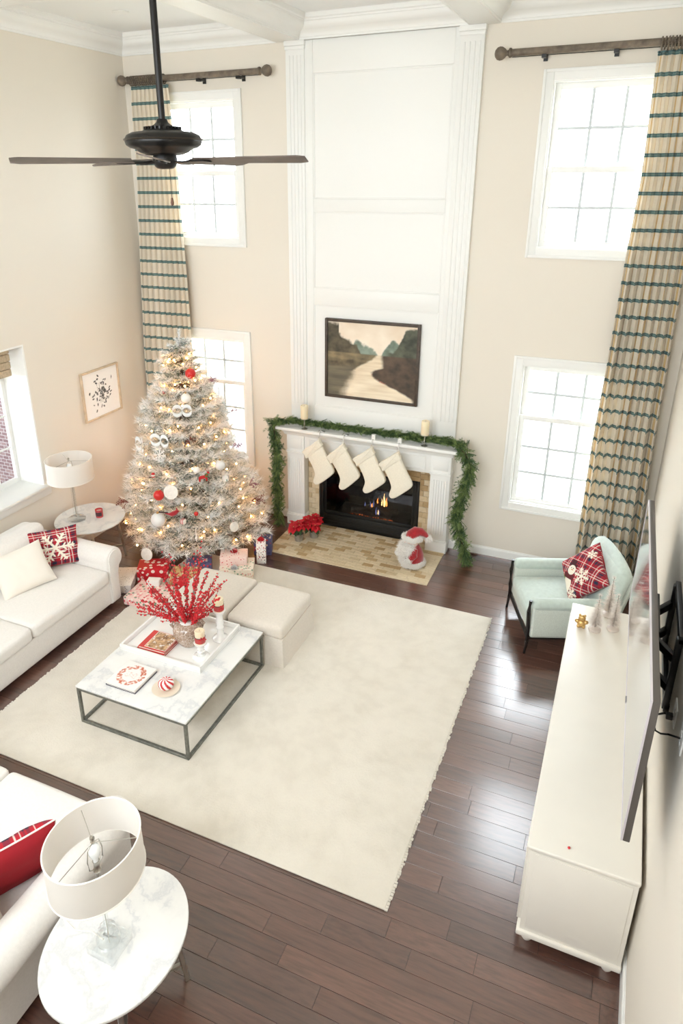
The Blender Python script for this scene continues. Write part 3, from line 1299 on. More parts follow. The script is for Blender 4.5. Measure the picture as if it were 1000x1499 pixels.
q = MB()
q.grid(lambda u, v: (-.335 + .67 * u, -.014, .02 + .594 * v), 130, 116, botan)
q.build('paper', m_print, fp)
B(-.335, .335, -.012, -.002, .02, .614, 'backing', m_paper, fp)

# ---------------------------------------------------------------- curtain rods and curtains
def rod(x0, x1, rings_at, brackets, lab):
    t = T('curtain_rod', lab, 'curtain rod', ((x0 + x1) / 2, -.13, 5.49))
    c = (x0 + x1) / 2
    MB().cyl((x0 - c, 0, 0), (x1 - c, 0, 0), .032, n=20).build('pole', m_rod, t, smooth=True)
    for e, sg in ((x0 - c, -1), (x1 - c, 1)):
        f = MB()
        prof = [(.034, 0), (.042, .01), (.042, .025), (.025, .035), (.022, .05), (.04, .065), (.056, .09), (.06, .115), (.052, .14), (.03, .158), (.004, .165)]
        rs = [[(e + sg * z, r * cos(2 * pi * j / 18), r * sin(2 * pi * j / 18)) for j in range(18)] for r, z in prof]
        f.rings(rs)
        f.build('finial', m_rod, t, smooth=True, recalc=True)
    for x in brackets:
        q = MB()
        q.box(x - c - .02, x - c + .02, .115, .128, -.075, .02).box(x - c - .016, x - c + .016, -.01, .115, -.05, -.034)
        q.box(x - c - .02, x - c + .02, -.03, .03, -.062, -.033)
        q.build('bracket', m_black, t)
    MB().cyl((x0 - c, .012, -.036), (x1 - c, .012, -.036), .004, n=6).build('track_wire', m_black, t)
    for x in rings_at:
        q = MB()
        tl = R.uniform(-.12, .12)
        q.tube([(x - c + .02 * tl * sin(a), .05 * cos(a), .05 * sin(a) - .012) for a in [2 * pi * k_ / 20 for k_ in range(20)]], .008, 8, True)
        q.build('curtain_ring', m_rod, t, smooth=True)
    return t


def curtain(prof, folds, seed, lab):
    """prof: (z, x left, x right, fold depth)"""
    t = T('curtain', lab, 'curtain', ((prof[-1][1] + prof[-1][2]) / 2, -.13, 0), group='striped curtains')
    ox, oy = t.location[0], t.location[1]
    prof = sorted(prof)
    rr_ = random.Random(seed)
    ph = [rr_.uniform(0, 6.28) for _ in range(6)]
    NU, NV = folds * 14, 110
    zmin, zmax = prof[0][0], prof[-1][0]
    zs = [p[0] for p in prof]

    def at_(z, k):
        return float(np.interp(z, zs, [p[k] for p in prof]))
    vs, uvs = [], []
    cloth = 2.1
    for j in range(NV + 1):
        z = zmin + (zmax - zmin) * j / NV
        xl, xr, dp = at_(z, 1), at_(z, 2), at_(z, 3)
        low = 1 - (z - zmin) / (zmax - zmin)
        for i in range(NU + 1):
            u = i / NU
            w = u + .012 * low * sin(u * 9 + ph[0] + low * 3) + .02 * low * sin(u * 4.3 + ph[1] + low * 2)
            a = 2 * pi * folds * u
            irr = 1 + .45 * low * sin(u * 7 + ph[2]) + .35 * low * sin(u * 13.7 + ph[3] + low * 4)
            yy = dp * irr * (sin(a) + .25 * sin(2 * a + ph[4])) + .018 * low * sin(u * 5 + low * 6 + ph[5])
            xx = xl + (xr - xl) * w + .35 * dp * sin(2 * a) * .5
            vs.append((xx - ox, yy, z))
            uvs.append((u * cloth, z + .0))
    fs = [(j * (NU + 1) + i, j * (NU + 1) + i + 1, (j + 1) * (NU + 1) + i + 1, (j + 1) * (NU + 1) + i) for j in range(NV) for i in range(NU)]
    me = bpy.data.meshes.new('panel')
    me.from_pydata(vs, [], fs)
    uvl = me.uv_layers.new(name='UVMap')
    arr = np.array([uvs[l.vertex_index] for l in me.loops], np.float32)
    uvl.data.foreach_set('uv', arr.ravel())
    me.polygons.foreach_set('use_smooth', [True] * len(me.polygons))
    me.materials.append(m_curtain)
    o = bpy.data.objects.new('panel', me)
    link(o, t)
    md = o.modifiers.new('thickness', 'SOLIDIFY')
    md.thickness = .003
    # heading tape with pinch pleats
    q = MB()
    xl, xr, dp = at_(zmax, 1), at_(zmax, 2), at_(zmax, 3)
    q.tube([(xl + (xr - xl) * i / 60 - ox, dp * sin(2 * pi * folds * i / 60), zmax - .012) for i in range(61)], .008, 6)
    q.build('heading', M('teal_heading_tape', rgb(84, 112, 112), .8), t, smooth=True)
    return t


rod(-3.10, -1.36, [-3.07 + i * .027 for i in range(18)], [-2.13, -1.61], 'weathered wood curtain rod over the Christmas tree windows')
rod(1.38, 3.14, [2.68 + i * .027 for i in range(17)], [1.68, 2.31], 'weathered wood curtain rod over the armchair windows')
curtain([(5.425, -3.08, -2.55, .022), (5.2, -3.1, -2.54, .026), (4.5, -3.11, -2.50, .034), (3.3, -3.19, -2.48, .042), (2.2, -3.24, -2.47, .05), (1.2, -3.24, -2.45, .055), (.02, -3.24, -2.42, .055)],
        9, 3, 'cream curtain with teal stripes beside the Christmas tree')
curtain([(5.425, 2.66, 3.16, .022), (5.2, 2.66, 3.17, .026), (4.4, 2.68, 3.19, .034), (3.6, 2.65, 3.2, .042), (2.6, 2.63, 3.21, .05), (1.7, 2.60, 3.22, .056), (.9, 2.60, 3.24, .058), (.02, 2.60, 3.25, .058)],
        8, 8, 'cream curtain with teal stripes behind the mint armchair')

# ---------------------------------------------------------------- rug
rg = T('area_rug', 'large cream wool rug with a ragged fringe on the plank floor', 'rug', ((RUG[0] + RUG[1]) / 2, (RUG[2] + RUG[3]) / 2, 0))
hx, hy = (RUG[1] - RUG[0]) / 2, (RUG[3] - RUG[2]) / 2
MB().cushion(-hx, hx, -hy, hy, .0005, .013, r=.006, puff=(0, 0, 0), k=2, mid=6).build('pile', m_rug, rg, smooth=True)
fr = MB()
rr = random.Random(2)
for sg in (-1, 1):
    yy = -hy
    while yy < hy:
        w = rr.uniform(.016, .03)
        L = rr.uniform(.008, .022)
        fr.box(sg * hx - (.004 if sg > 0 else L), sg * hx + (L if sg > 0 else .004), yy, yy + w * .75, .0008, .009)
        yy += w
tag(fr.build('fringe', m_rug, rg), kind='stuff')


# ---------------------------------------------------------------- sofas
def sofa(lab, W, D, n, loc, rz):
    t = T('sofa', lab, 'sofa', loc, rz)
    aw = .26
    inner = W / 2 - aw
    MB().cushion(-inner - .03, inner + .03, -D / 2 + .03, D / 2 - .02, .05, .33, r=.03, puff=(0, .0, 0), mid=4).build('base', m_sofa, t, smooth=True)
    MB().cushion(-inner - .02, inner + .02, D / 2 - .24, D / 2, .05, .88, r=.08, puff=(0, .01, .02), mid=6).build('back', m_sofa, t, smooth=True)
    cw = 2 * inner / n
    for i in range(n):
        a = -inner + i * cw
        so = MB().cushion(a + .006, a + cw - .006, -D / 2 - .005, D / 2 - .25, .33, .49, r=.045, puff=(.0, .012, .022), mid=8).build('seat_cushion', m_sofa, t, smooth=True)
        pp = [(a + .03, -D / 2 + .004, .455), (a + cw - .03, -D / 2 + .004, .455)]
        MB().tube(pp, .006, 6).build('piping', m_sofa, so, smooth=True)
        mt_ = Matrix.Translation((0, D / 2 - .22, .47)) @ Matrix.Rotation(rad(-12), 4, 'X')
        MB().cushion(a + .01, a + cw - .01, -.2, .0, .0, .43, r=.07, puff=(.01, .05, .03), mid=8, mtx=mt_).build('back_cushion', m_sofa, t, smooth=True)
    for sg in (-1, 1):
        prof = [(0, .05), (0, .5)] + arc(.125, .565, .128, 200, -35, 18) + [(.19, .47), (.165, .40), (.16, .05)]
        prof = [(sg * (inner + p), z) for p, z in prof]
        q = MB()
        q.prism(prof, -D / 2 + .02, D / 2 - .03, 'y')
        ar = q.build('arm', m_sofa, t, bevel=.022, seg=3, recalc=True, ang=50)
        pr2 = [(0.015, .08), (0.015, .5)] + arc(.125, .565, .108, 200, -35, 18) + [(.175, .47), (.15, .40), (.145, .08)]
        q = MB()
        q.prism([(sg * (inner + p), z) for p, z in pr2], -D / 2 + .008, -D / 2 + .03, 'y')
        q.build('arm_front', m_sofa, ar, bevel=.006, recalc=True)
    for sx_ in (-1, 1):
        for sy_ in (-1, 1):
            MB().lathe([(.022, 0), (.026, .01), (.032, .055)], 12, (sx_ * (inner + .06), sy_ * (D / 2 - .12), 0)).build('foot', m_blackwood, t, smooth=True)
    return t


sofa('off-white two-cushion sofa with rolled arms under the deep window', 2.76, 1.15, 2, (-2.515, -3.93, 0), rad(90))
sofa('off-white sofa by the lamp in the near corner, facing the fireplace', 2.3, 1.30, 2, (-.80, -5.965, 0), rad(180))


def pillow(name, lab, loc, rz, tilt, roll, w, h, th, cf, cb=None, mat=None, n=44, piping=None, group=None):
    """knife-edge pillow: face looks along local -y, stands on its lower edge"""
    t = T(name, lab, 'pillow', loc, group=group)
    t.rotation_euler = (Matrix.Rotation(rz, 4, 'Z') @ Matrix.Rotation(-tilt, 4, 'X') @ Matrix.Rotation(roll, 4, 'Y')).to_euler()

    def P(u, v, s):
        a, b = 2 * u - 1, 2 * v - 1
        k_ = max(0, 1 - a ** 4) ** .55 * max(0, 1 - b ** 4) ** .55
        x = w / 2 * a * (1 - .07 * (1 - b * b) * a * a)
        z = h / 2 * b * (1 - .07 * (1 - a * a) * b * b)
        y_ = s * (th / 2 * k_ * (1 + .05 * hnoise(a * 3, b * 3, w * 10)) + .002)
        return (x, y_, z + h / 2)
    q = MB()
    q.grid(lambda u, v: P(u, v, -1), n, n, cf)
    q.build('front', mat or m_pillow_print, t, smooth=True, ang=80)
    q = MB()
    q.grid(lambda u, v: P(1 - u, v, 1), n // 2, n // 2, cb or (lambda u, v: cf(1 - u, v)))
    q.build('back', mat or m_pillow_print, t, smooth=True, ang=80)
    if piping:
        pts = [P(i / 20, 0, 0) for i in range(20)] + [P(1, i / 20, 0) for i in range(20)] + [P(1 - i / 20, 1, 0) for i in range(20)] + [P(0, 1 - i / 20, 0) for i in range(20)]
        MB().tube(pts, .006, 6, True).build('piping', piping, t, smooth=True)
    return t


FLAKE = rgb(240, 232, 216)


def pil_flake(u, v):
    if snowflake(u * 2 - 1.0, v * 2 - 1.0, .8, .1):
        return FLAKE
    return plaid(u + .1, v, 2.2)


def pil_snowman(u, v):
    c = plaid((u + v) * .72, (u - v) * .72, 2.6)
    # (u, v) in the pillow's own square; the figure stands along the diagonal
    x, y_ = (u + v - 1) * .7071 - .09, (v - u) * .7071 + .03
    if abs(x + .12) < .24 and -.62 < y_ < .22 and False:
        c = c
    if math.hypot(x + .26, y_ + .02) < .105:
        c = FLAKE
        if math.hypot(x + .29, y_ - .02) < .012 or math.hypot(x + .23, y_ - .02) < .012:
            c = rgb(30, 26, 26)
        if abs(x + .25) < .03 and abs(y_ + .015) < .009:
            c = rgb(206, 110, 50)
    elif abs(x + .28) < .12 and .06 < y_ < .12 or (abs(x + .28) < .075 and .06 < y_ < .2):
        c = rgb(70, 30, 36)
    elif abs(x + .28) < .16 - .1 * abs(y_ + .16) and -.22 < y_ < -.11:
        c = rgb(96, 32, 38)
    elif ((x + .27) / .15) ** 2 + ((y_ + .34) / .17) ** 2 < 1:
        c = FLAKE
    elif math.hypot(x + .42, y_ + .22) < .05:
        c = rgb(120, 150, 70)
    if snowflake(x - .05, y_ + .05, .19, .13):
        c = FLAKE
    if snowflake(x + .05, y_ + .48, .12, .15):
        c = FLAKE
    if snowflake(x - .02, y_ - .45, .1, .15):
        c = FLAKE
    return c


CREAM = rgb(238, 231, 220)
pillow('plaid_pillow', 'red plaid pillow with a white snowflake on the sofa', (-2.50, -2.985, .50), rad(56), rad(24), rad(3), .54, .42, .17, pil_flake, lambda u, v: plaid(u, v, 2.2), n=110)
pillow('cream_pillow', 'plain cream pillow leaning beside the snowflake pillow', (-2.40, -3.46, .50), rad(64), rad(34), rad(-6), .56, .46, .2, lambda u, v: CREAM)
pillow('velvet_pillow', 'red velvet and plaid pillow with white piping on the sofa by the lamp', (-.10, -5.95, .50), rad(-118), rad(18), rad(3), .54, .44, .17,
       lambda u, v: plaid(u, v, 2.4), lambda u, v: rgb(150, 16, 30), n=110, piping=m_white_fab)
pillow('cream_pillow', 'cream pillow behind the red velvet pillow', (-.15, -6.27, .52), rad(-168), rad(14), 0, .52, .42, .15, lambda u, v: CREAM)

# ---------------------------------------------------------------- armchair
ac = T('armchair', 'pale mint upholstered armchair with ebony legs by the curtain', 'armchair', (2.56, -1.265, 0), rad(-68.6))
# local: width along x, front towards -y
aw_, ad = .90, .86
hw = aw_ / 2
MB().cushion(-hw + .02, hw - .02, -ad / 2 + .03, ad / 2 - .06, .19, .33, r=.025, puff=(0, 0, 0), mid=4).build('seat_frame', m_mint2, ac, smooth=True)
MB().cushion(-hw + .115, hw - .115, -ad / 2 + .01, ad / 2 - .15, .32, .45, r=.045, puff=(0, .01, .03)).build('seat_cushion', m_mint, ac, smooth=True)
for sg in (-1, 1):
    a, b = sorted((sg * (hw - .12), sg * hw))
    MB().cushion(a + .012, b - .012, -ad / 2 + .03, ad / 2 - .1, .2, .56, r=.03, puff=(.0, 0, 0), mid=5).build('arm_panel', m_mint2, ac, smooth=True)
    MB().cushion(a, b, -ad / 2 + .02, ad / 2 - .12, .5, .62, r=.055, puff=(.0, .0, .0), mid=6).build('arm_pad', m_mint, ac, smooth=True)
    # ebony front stile sweeping into the front leg
    pts = [(sg * (hw - .055), -ad / 2 + .008, .60), (sg * (hw - .055), -ad / 2 + .0, .48), (sg * (hw - .05), -ad / 2 + .008, .3), (sg * (hw - .045), -ad / 2 + .014, .15), (sg * (hw - .04), -ad / 2 + .0, .0)]
    q = MB()
    q.tube(pts, [.016, .02, .02, .018, .013], 8)
    q.build('leg', m_blackwood, ac, smooth=True)
    pts = [(sg * (hw - .07), ad / 2 - .1, .24), (sg * (hw - .07), ad / 2 - .06, .12), (sg * (hw - .06), ad / 2 + .0, .0)]
    MB().tube(pts, [.024, .02, .014], 8).build('leg', m_blackwood, ac, smooth=True)
    MB().bar((sg * (hw - .045), -ad / 2 + .02, .185), (sg * (hw - .065), ad / 2 - .08, .185), .028, .03).build('rail', m_blackwood, ac, bevel=.005)
MB().bar((-hw + .05, -ad / 2 + .015, .185), (hw - .05, -ad / 2 + .015, .185), .028, .03).build('rail', m_blackwood, ac, bevel=.005)
# back: tall, reclined, top corners rounded
mtb = Matrix.Translation((0, ad / 2 - .14, .33)) @ Matrix.Rotation(rad(-14), 4, 'X')
MB().cushion(-hw + .05, hw - .05, -.06, .1, -.06, .61, r=.075, puff=(.02, .04, .06), mid=10, mtx=mtb).build('backrest', m_mint, ac, smooth=True)
MB().cushion(-hw + .07, hw - .07, .08, .15, -.1, .53, r=.035, puff=(0, .02, .04), mid=6, mtx=mtb).build('back_panel', m_mint2, ac, smooth=True)
pillow('snowman_pillow', 'red plaid pillow with a snowman and snowflakes on the mint armchair', (2.58, -1.19, .53), rad(-52), rad(30), rad(34), .49, .49, .18, pil_snowman, lambda u, v: plaid(u, v, 2.6), n=130)

# ---------------------------------------------------------------- ottomans
def ottoman(lab, x0, x1, y0, y1):
    t = T('ottoman', lab, 'ottoman', ((x0 + x1) / 2, (y0 + y1) / 2, .013), group='linen ottomans behind the coffee table')
    a, b = (x1 - x0) / 2, (y1 - y0) / 2
    MB().cushion(-a, a, -b, b, .30, .445, r=.045, puff=(.0, .0, .03), mid=8).build('cushion_top', m_ott, t, smooth=True)
    sk = MB()
    n = 48
    ring0, ring1 = [], []
    for (z, ex) in ((.0, .012), (.06, .008), (.2, -.002), (.31, -.008)):
        r_ = []
        for i in range(n):
            s_ = i / n * 4
            k_ = int(s_)
            f_ = s_ - k_
            px, py = [(-1 + 2 * f_, -1), (1, -1 + 2 * f_), (1 - 2 * f_, 1), (-1, 1 - 2 * f_)][k_]
            wv = .004 * sin(i * 1.9) * (.31 - z) / .31
            r_.append((px * (a + ex + wv), py * (b + ex + wv), z))
        ring0.append(r_)
    sk.rings(ring0)
    sk.build('skirt', m_ott, t, smooth=True)
    pp = [(-a + .01, -b + .01, .305), (a - .01, -b + .01, .305), (a - .01, b - .01, .305), (-a + .01, b - .01, .305)]
    q = MB()
    for i in range(4):
        q.tube([pp[i], pp[(i + 1) % 4]], .006, 6)
    q.build('piping', m_ott, t, smooth=True)


ottoman('oatmeal linen ottoman nearest the fireplace side, clear of the tray', -.392, .222, -2.985, -2.29)
ottoman('oatmeal linen ottoman beside the gifts, behind the red berries', -1.09, -.412, -2.985, -2.27)

# ---------------------------------------------------------------- coffee table
ct = T('coffee_table', 'rectangular coffee table with white marble top and iron frame', 'coffee table', (-.516, -3.689, .013))
a, b, h_, w_ = .557, .662, .39, .026
MB().box(-a, a, -b, b, h_ - .018, h_).build('table_top', m_marble, ct, bevel=.004)
for sx_ in (-1, 1):
    for sy_ in (-1, 1):
        MB().box(sx_ * (a - .004) - (w_ if sx_ > 0 else 0), sx_ * (a - .004) + (0 if sx_ > 0 else w_), sy_ * (b - .004) - (w_ if sy_ > 0 else 0), sy_ * (b - .004) + (0 if sy_ > 0 else w_), 0, h_ - .019).build('leg', m_iron, ct, bevel=.002, seg=1)
for z in (0, h_ - .019 - w_):
    for s_ in (-1, 1):
        p = s_ * (b - .004 - w_ / 2)
        MB().box(-a + .03, a - .03, p - w_ / 2, p + w_ / 2, z, z + w_).build('frame_bar', m_iron, ct, bevel=.002, seg=1)
        p = s_ * (a - .004 - w_ / 2)
        MB().box(p - w_ / 2, p + w_ / 2, -b + .03, b - .03, z, z + w_).build('frame_bar', m_iron, ct, bevel=.002, seg=1)
ZT = .403

# ---------------------------------------------------------------- side tables and lamps
def side_table(lab, c, rx, ry, top=.60):
    t = T('side_table', lab, 'side table', (c[0], c[1], 0), group='oval marble side tables')
    MB().lathe([(.001, top - .022), (.985, top - .022), (1, top - .016), (1, top - .004), (.992, top), (.001, top)], 64, sx=rx, sy=ry).build('table_top', m_marble, t, smooth=True)
    MB().lathe([(.0, top - .034), (.6, top - .034), (.6, top - .022), (.0, top - .022)], 40, sx=rx, sy=ry).build('top_plate', m_silver, t)
    for sx_ in (-1, 1):
        for sy_ in (-1, 1):
            MB().bar((sx_ * rx * .52, sy_ * ry * .52, top - .03), (sx_ * rx * .62, sy_ * ry * .62, .0), .028).build('leg', m_silver, t, bevel=.003, seg=1)
    MB().bar((-rx * .6, -ry * .6, .15), (rx * .6, ry * .6, .15), .02).build('stretcher', m_silver, t)
    MB().bar((-rx * .6, ry * .6, .15), (rx * .6, -ry * .6, .15), .02).build('stretcher', m_silver, t)
    return t


side_table('oval marble side table in the corner between sofa and Christmas tree', (-2.835, -2.04), .405, .43)
side_table('oval marble side table nearest the camera', (.735, -6.05), .36, .443)


def lamp(lab, c, rx, ry, zb, zt, block, rz=0, base=.60):
    t = T('table_lamp', lab, 'lamp', (c[0], c[1], base), rz)
    zb, zt = zb - base, zt - base
    if block:
        MB().box(-.085, .085, -.085, .085, 0, .055).build('crystal_block', m_crystal, t, bevel=.006)
        MB().lathe([(.0, .055), (.062, .055), (.066, .075), (.055, .095), (.03, .105), (.03, .118), (.045, .128), (.045, .15), (.028, .165), (.0, .165)], 28).build('crystal_knob', m_crystal, t, smooth=True)
        MB().cyl((0, 0, .165), (0, 0, zb + .02), .014, .012, 16).build('crystal_stem', m_crystal, t, smooth=True)
    else:
        MB().lathe([(0, 0), (.105, 0), (.108, .012), (.1, .022), (.05, .032), (.03, .045), (.026, .06), (0, .06)], 36).build('crystal_foot', m_crystal, t, smooth=True)
        for k_ in range(3):
            x, y_ = .017 * cos(2.1 * k_), .017 * sin(2.1 * k_)
            MB().cyl((x, y_, .06), (x * .8, y_ * .8, zb + .02), .014, .012, 12).build('crystal_rod', m_crystal, t, smooth=True)
    MB().cyl((0, 0, .03), (0, 0, zb + .03), .0035, n=8).build('wire_tube', m_silver, t, smooth=True)
    MB().lathe([(0, zb + .01), (.02, zb + .01), (.022, zb + .02), (.016, zb + .03), (.016, zb + .075), (.019, zb + .08), (0, zb + .08)], 18).build('socket', m_silver, t, smooth=True)
    MB().lathe([(0, zb + .08), (.014, zb + .08), (.015, zb + .095), (.028, zb + .125), (.032, zb + .15), (.026, zb + .175), (.012, zb + .188), (.001, zb + .19)], 20).build('bulb', M('frosted_bulb', rgb(238, 240, 240), .15), t, smooth=True)
    q = MB()
    q.tube([(0, .016, zb + .03), (0, .048, zb + .06), (0, .054, zb + .12), (0, .04, zt - .045), (0, .008, zt - .028), (0, -.008, zt - .028), (0, -.04, zt - .045), (0, -.054, zb + .12), (0, -.048, zb + .06), (0, -.016, zb + .03)], .003, 6)
    q.build('harp', m_silver, t, smooth=True)
    MB().lathe([(0, zt - .03), (.009, zt - .03), (.012, zt - .02), (.008, zt - .012), (.013, zt), (.011, zt + .012), (0, zt + .016)], 14).build('finial', m_silver, t, smooth=True)
    n = 64
    sh_ = MB()
    rt = .985
    pr = [(1, zb), (rt, zt), (rt - .012, zt), (.988, zb)]
    rs = [[(rx * r_ * cos(2 * pi * j / n), ry * r_ * sin(2 * pi * j / n), z) for j in range(n)] for r_, z in pr]
    sh_.rings(rs, closed=True)
    so = sh_.build('shade', m_shade, t, smooth=True, ang=60, recalc=True)
    for z, r_ in ((zb, 1.0), (zt, rt)):
        q = MB()
        q.tube([(rx * r_ * cos(2 * pi * j / n), ry * r_ * sin(2 * pi * j / n), z) for j in range(n)], .0045, 6, True)
        q.build('shade_trim', m_white_fab, so, smooth=True)
    for k_ in range(3):
        an = .5 + 2.094 * k_
        MB().tube([(0, 0, zt - .026), (rx * .98 * cos(an), ry * .98 * sin(an), zt - .03)], .0022, 5).build('spider', m_silver, so)
    return t


lamp('white drum lamp with glass column on the corner side table', (-2.95, -2.14), .262, .275, 1.135, 1.38, False)
lamp('white drum lamp on a square crystal base, nearest the camera', (.735, -6.10), .223, .257, 1.16, 1.39, True, rad(0))

cd = T('jar_candle', 'red jar candle beside the lamp on the corner table', 'candle', (-2.74, -1.98, .60))
MB().lathe([(0, 0), (.04, 0), (.044, .006), (.046, .1), (.043, .1), (.041, .075), (0, .075)], 28).build('jar', M('dusty_red_glass', rgb(196, 70, 72), .2, coat=.4), cd, smooth=True)
MB().lathe([(0, .074), (.041, .074), (.041, .078), (0, .078)], 24).build('wax', M('pale_pink_wax', rgb(228, 190, 180), .5), cd)
MB().cyl((0, 0, .077), (0, 0, .09), .0015, n=6).build('wick', m_black, cd)
q = MB()
q.grid(lambda u, v: (.0472 * cos(-1.9 + u * 1.7), .0472 * sin(-1.9 + u * 1.7), .025 + .05 * v), 10, 2)
q.build('sticker', M('dark_label_paper', rgb(70, 40, 44), .6), cd, smooth=True)

# lamp cord on the near table
cr_ = T('lamp_cord', 'white cord lying on the near side table under the lamp', 'cord', (.70, -6.06, .602))
MB().tube([(-.02, -.03, .004), (-.1, -.02, .004), (-.2, -.05, .004), (-.28, -.03, .004)], .004, 6).build('wire', m_white_fab, cr_, smooth=True)

# ---------------------------------------------------------------- console, television
co = T('media_console', 'long cream painted media console along the wall under the television', 'console', (2.988, -3.403, 0))
a, b = .302, 1.372
MB().box(-a + .022, a - .004, -b + .022, b - .022, .09, .785).build('body', m_console, co, bevel=.004)
MB().box(-a, a, -b, b, .80, .826).build('top', m_console, co, bevel=.009, seg=3)
MB().box(-a + .012, a - .002, -b + .012, b - .012, .782, .801).build('top_moulding', m_console, co, bevel=.006)
MB().box(-a + .004, a, -b + .004, b - .004, .075, .115).build('base_moulding', m_console, co, bevel=.008)
for i in range(4):
    y_ = -b + .06 + i * (2 * b - .12) / 4
    w2 = (2 * b - .12) / 4
    d = MB().box(-a + .004, -a + .022, y_ + .008, y_ + w2 - .008, .14, .76).build('door', m_console, co, bevel=.003)
    q = MB()
    for (u0, u1, v0, v1) in ((y_ + .008, y_ + .07, .14, .76), (y_ + w2 - .07, y_ + w2 - .008, .14, .76), (y_ + .07, y_ + w2 - .07, .14, .2), (y_ + .07, y_ + w2 - .07, .7, .76)):
        q.box(-a - .004, -a + .004, u0, u1, v0, v1)
    q.build('door_frame', m_console, d, bevel=.002)
MB().box(-a + .05, a - .03, -b + .017, -b + .0225, .14, .76).build('end_panel', m_console, co, bevel=.003)
for sx_ in (-1, 1):
    for y_ in (-b + .07, 0, b - .07):
        MB().lathe([(0, 0), (.026, 0), (.034, .015), (.042, .035), (.042, .055), (.034, .068), (.05, .076), (0, .076)], 20, (sx_ * (a - .07), y_, 0)).build('foot', m_console, co, smooth=True)

tv = T('television', 'large flat television on a wall arm above the cream console', 'television')
tn, tf = Vector((3.118, -5.02, 0)), Vector((3.10, -2.70, 0))
d = (tf - tn)
L = d.length
d.normalize()
nrm = Vector((-d.y, d.x, 0))           # towards the room
if nrm.x > 0:
    nrm = -nrm
tv.location = (*((tn + tf) / 2).xy, 1.345)
tv.rotation_euler.z = math.atan2(d.y, d.x)
# local: x along the set, +y towards the room
H = .865
MB().box(-L / 2, L / 2, -.038, -.004, 0, H).build('back_cover', M('graphite_plastic', rgb(84, 78, 74), .4), tv, bevel=.004)
q = MB()
frame_box(q, -L / 2, L / 2, 0, H, .012, -.006, .004)
q.build('bezel', M('brushed_aluminum_bezel', rgb(214, 208, 214), .35, .3), tv, bevel=.001, seg=1)
MB().box(-L / 2 + .011, L / 2 - .011, -.005, .002, .011, H - .011).build('screen', M('black_glass_screen', rgb(8, 8, 9), .03, spec=1.0, coat=1.0), tv)
MB().box(-L / 2 + .2, L / 2 - .2, -.062, -.038, .06, H - .3).build('electronics_housing', M('black_plastic', rgb(28, 27, 26), .5), tv, bevel=.008)
MB().box(-.09, -.03, .003, .006, .0, .012).build('logo_bar', m_black, tv)
wm = T('tv_wall_mount', 'black articulated wall bracket behind the television', 'wall mount', (XR, -3.85, 1.78))
MB().box(-.03, 0, -.32, .32, -.26, -.21).build('wall_rail', m_black, wm, bevel=.003)
MB().box(-.03, 0, -.32, .32, .21, .26).build('wall_rail', m_black, wm, bevel=.003)
for y_ in (-.3, .3):
    MB().box(-.04, -.005, y_ - .02, y_ + .02, -.24, .24).build('upright', m_black, wm, bevel=.003)
    MB().bar((-.03, y_, .1), (-.125, y_ * .5, .1), .03, .05).build('arm', m_black, wm, bevel=.003)
    MB().bar((-.03, y_, -.1), (-.125, y_ * .5, -.1), .03, .05).build('arm', m_black, wm, bevel=.003)
MB().box(-.135, -.115, -.22, .22, -.2, .2).build('set_plate', m_black, wm, bevel=.003)
for (yy, zz, lab) in ((-4.42, 1.72, 'white wall outlet plate nearest the bracket behind the television'), (-4.76, 1.84, 'white cable plate nearer the camera behind the television')):
    w = T('wall_plate', lab, 'outlet', (XR, yy, zz))
    MB().box(-.008, 0, -.06, .06, -.06, .06).build('cover', m_white, w, bevel=.003)
    for k_ in (-.025, .025):
        MB().box(-.012, -.008, -.015, .015, k_ - .014, k_ + .014).build('socket', M('outlet_face', rgb(222, 222, 220), .4), w, bevel=.002)
cb = T('tv_cable', 'black power cable hanging from the wall outlet behind the television', 'cable', (XR, -4.42, 1.72))
MB().tube([(-.012, 0, -.025), (-.05, .02, -.03), (-.08, .08, -.1), (-.09, .2, -.2), (-.1, .35, -.16), (-.11, .45, -.05)], .006, 8).build('wire', m_black, cb, smooth=True)
MB().box(-.045, -.012, -.016, .016, -.042, -.01).build('plug', m_black, cb, bevel=.004)
cb = T('tv_cable', 'black signal cable plugged into the cable plate behind the television', 'cable', (XR, -4.76, 1.84))
MB().tube([(-.012, 0, 0), (-.06, .03, -.02), (-.08, .12, -.1), (-.09, .26, -.2), (-.11, .4, -.18)], .005, 8).build('wire', m_black, cb, smooth=True)

# ---------------------------------------------------------------- ceiling fan
fn = T('ceiling_fan', 'dark bronze ceiling fan with five weathered blades on a long rod', 'ceiling fan', (0, -3.98, 4.49))
MB().cyl((0, 0, .22), (0, 0, ZC - 4.49), .021, n=16).build('downrod', m_fanblack, fn, smooth=True)
MB().lathe([(.0, ZC - 4.49), (.075, ZC - 4.49), (.08, ZC - 4.52), (.06, ZC - 4.57), (.03, ZC - 4.6), (0, ZC - 4.6)], 28).build('canopy', m_fanblack, fn, smooth=True)
MB().lathe([(.0, .245), (.03, .245), (.036, .228), (.05, .215), (.085, .198), (.115, .185), (.125, .178), (.19, .17), (.222, .155), (.232, .138), (.234, .12), (.228, .1), (.205, .085), (.175, .078), (.15, .06), (.11, .045), (.06, .04), (0, .04)], 56).build('motor_housing', m_fanblack, fn, smooth=True, ang=50)
q = MB()
q.tube([(.236 * cos(a), .236 * sin(a), .13) for a in [2 * pi * i / 56 for i in range(56)]], .006, 6, True)
q.build('band', M('bronze_band', rgb(66, 58, 50), .3, .7), fn, smooth=True)
for i in range(28):
    a = 2 * pi * i / 28
    mt_ = Matrix.Rotation(a, 4, 'Z')
    MB().box(.07, .115, -.004, .004, .186, .202, mt_ @ Matrix.Translation((0, 0, 0)) @ Matrix.Rotation(rad(0), 4, 'Y')).build('vent_rib', m_fanblack, fn)
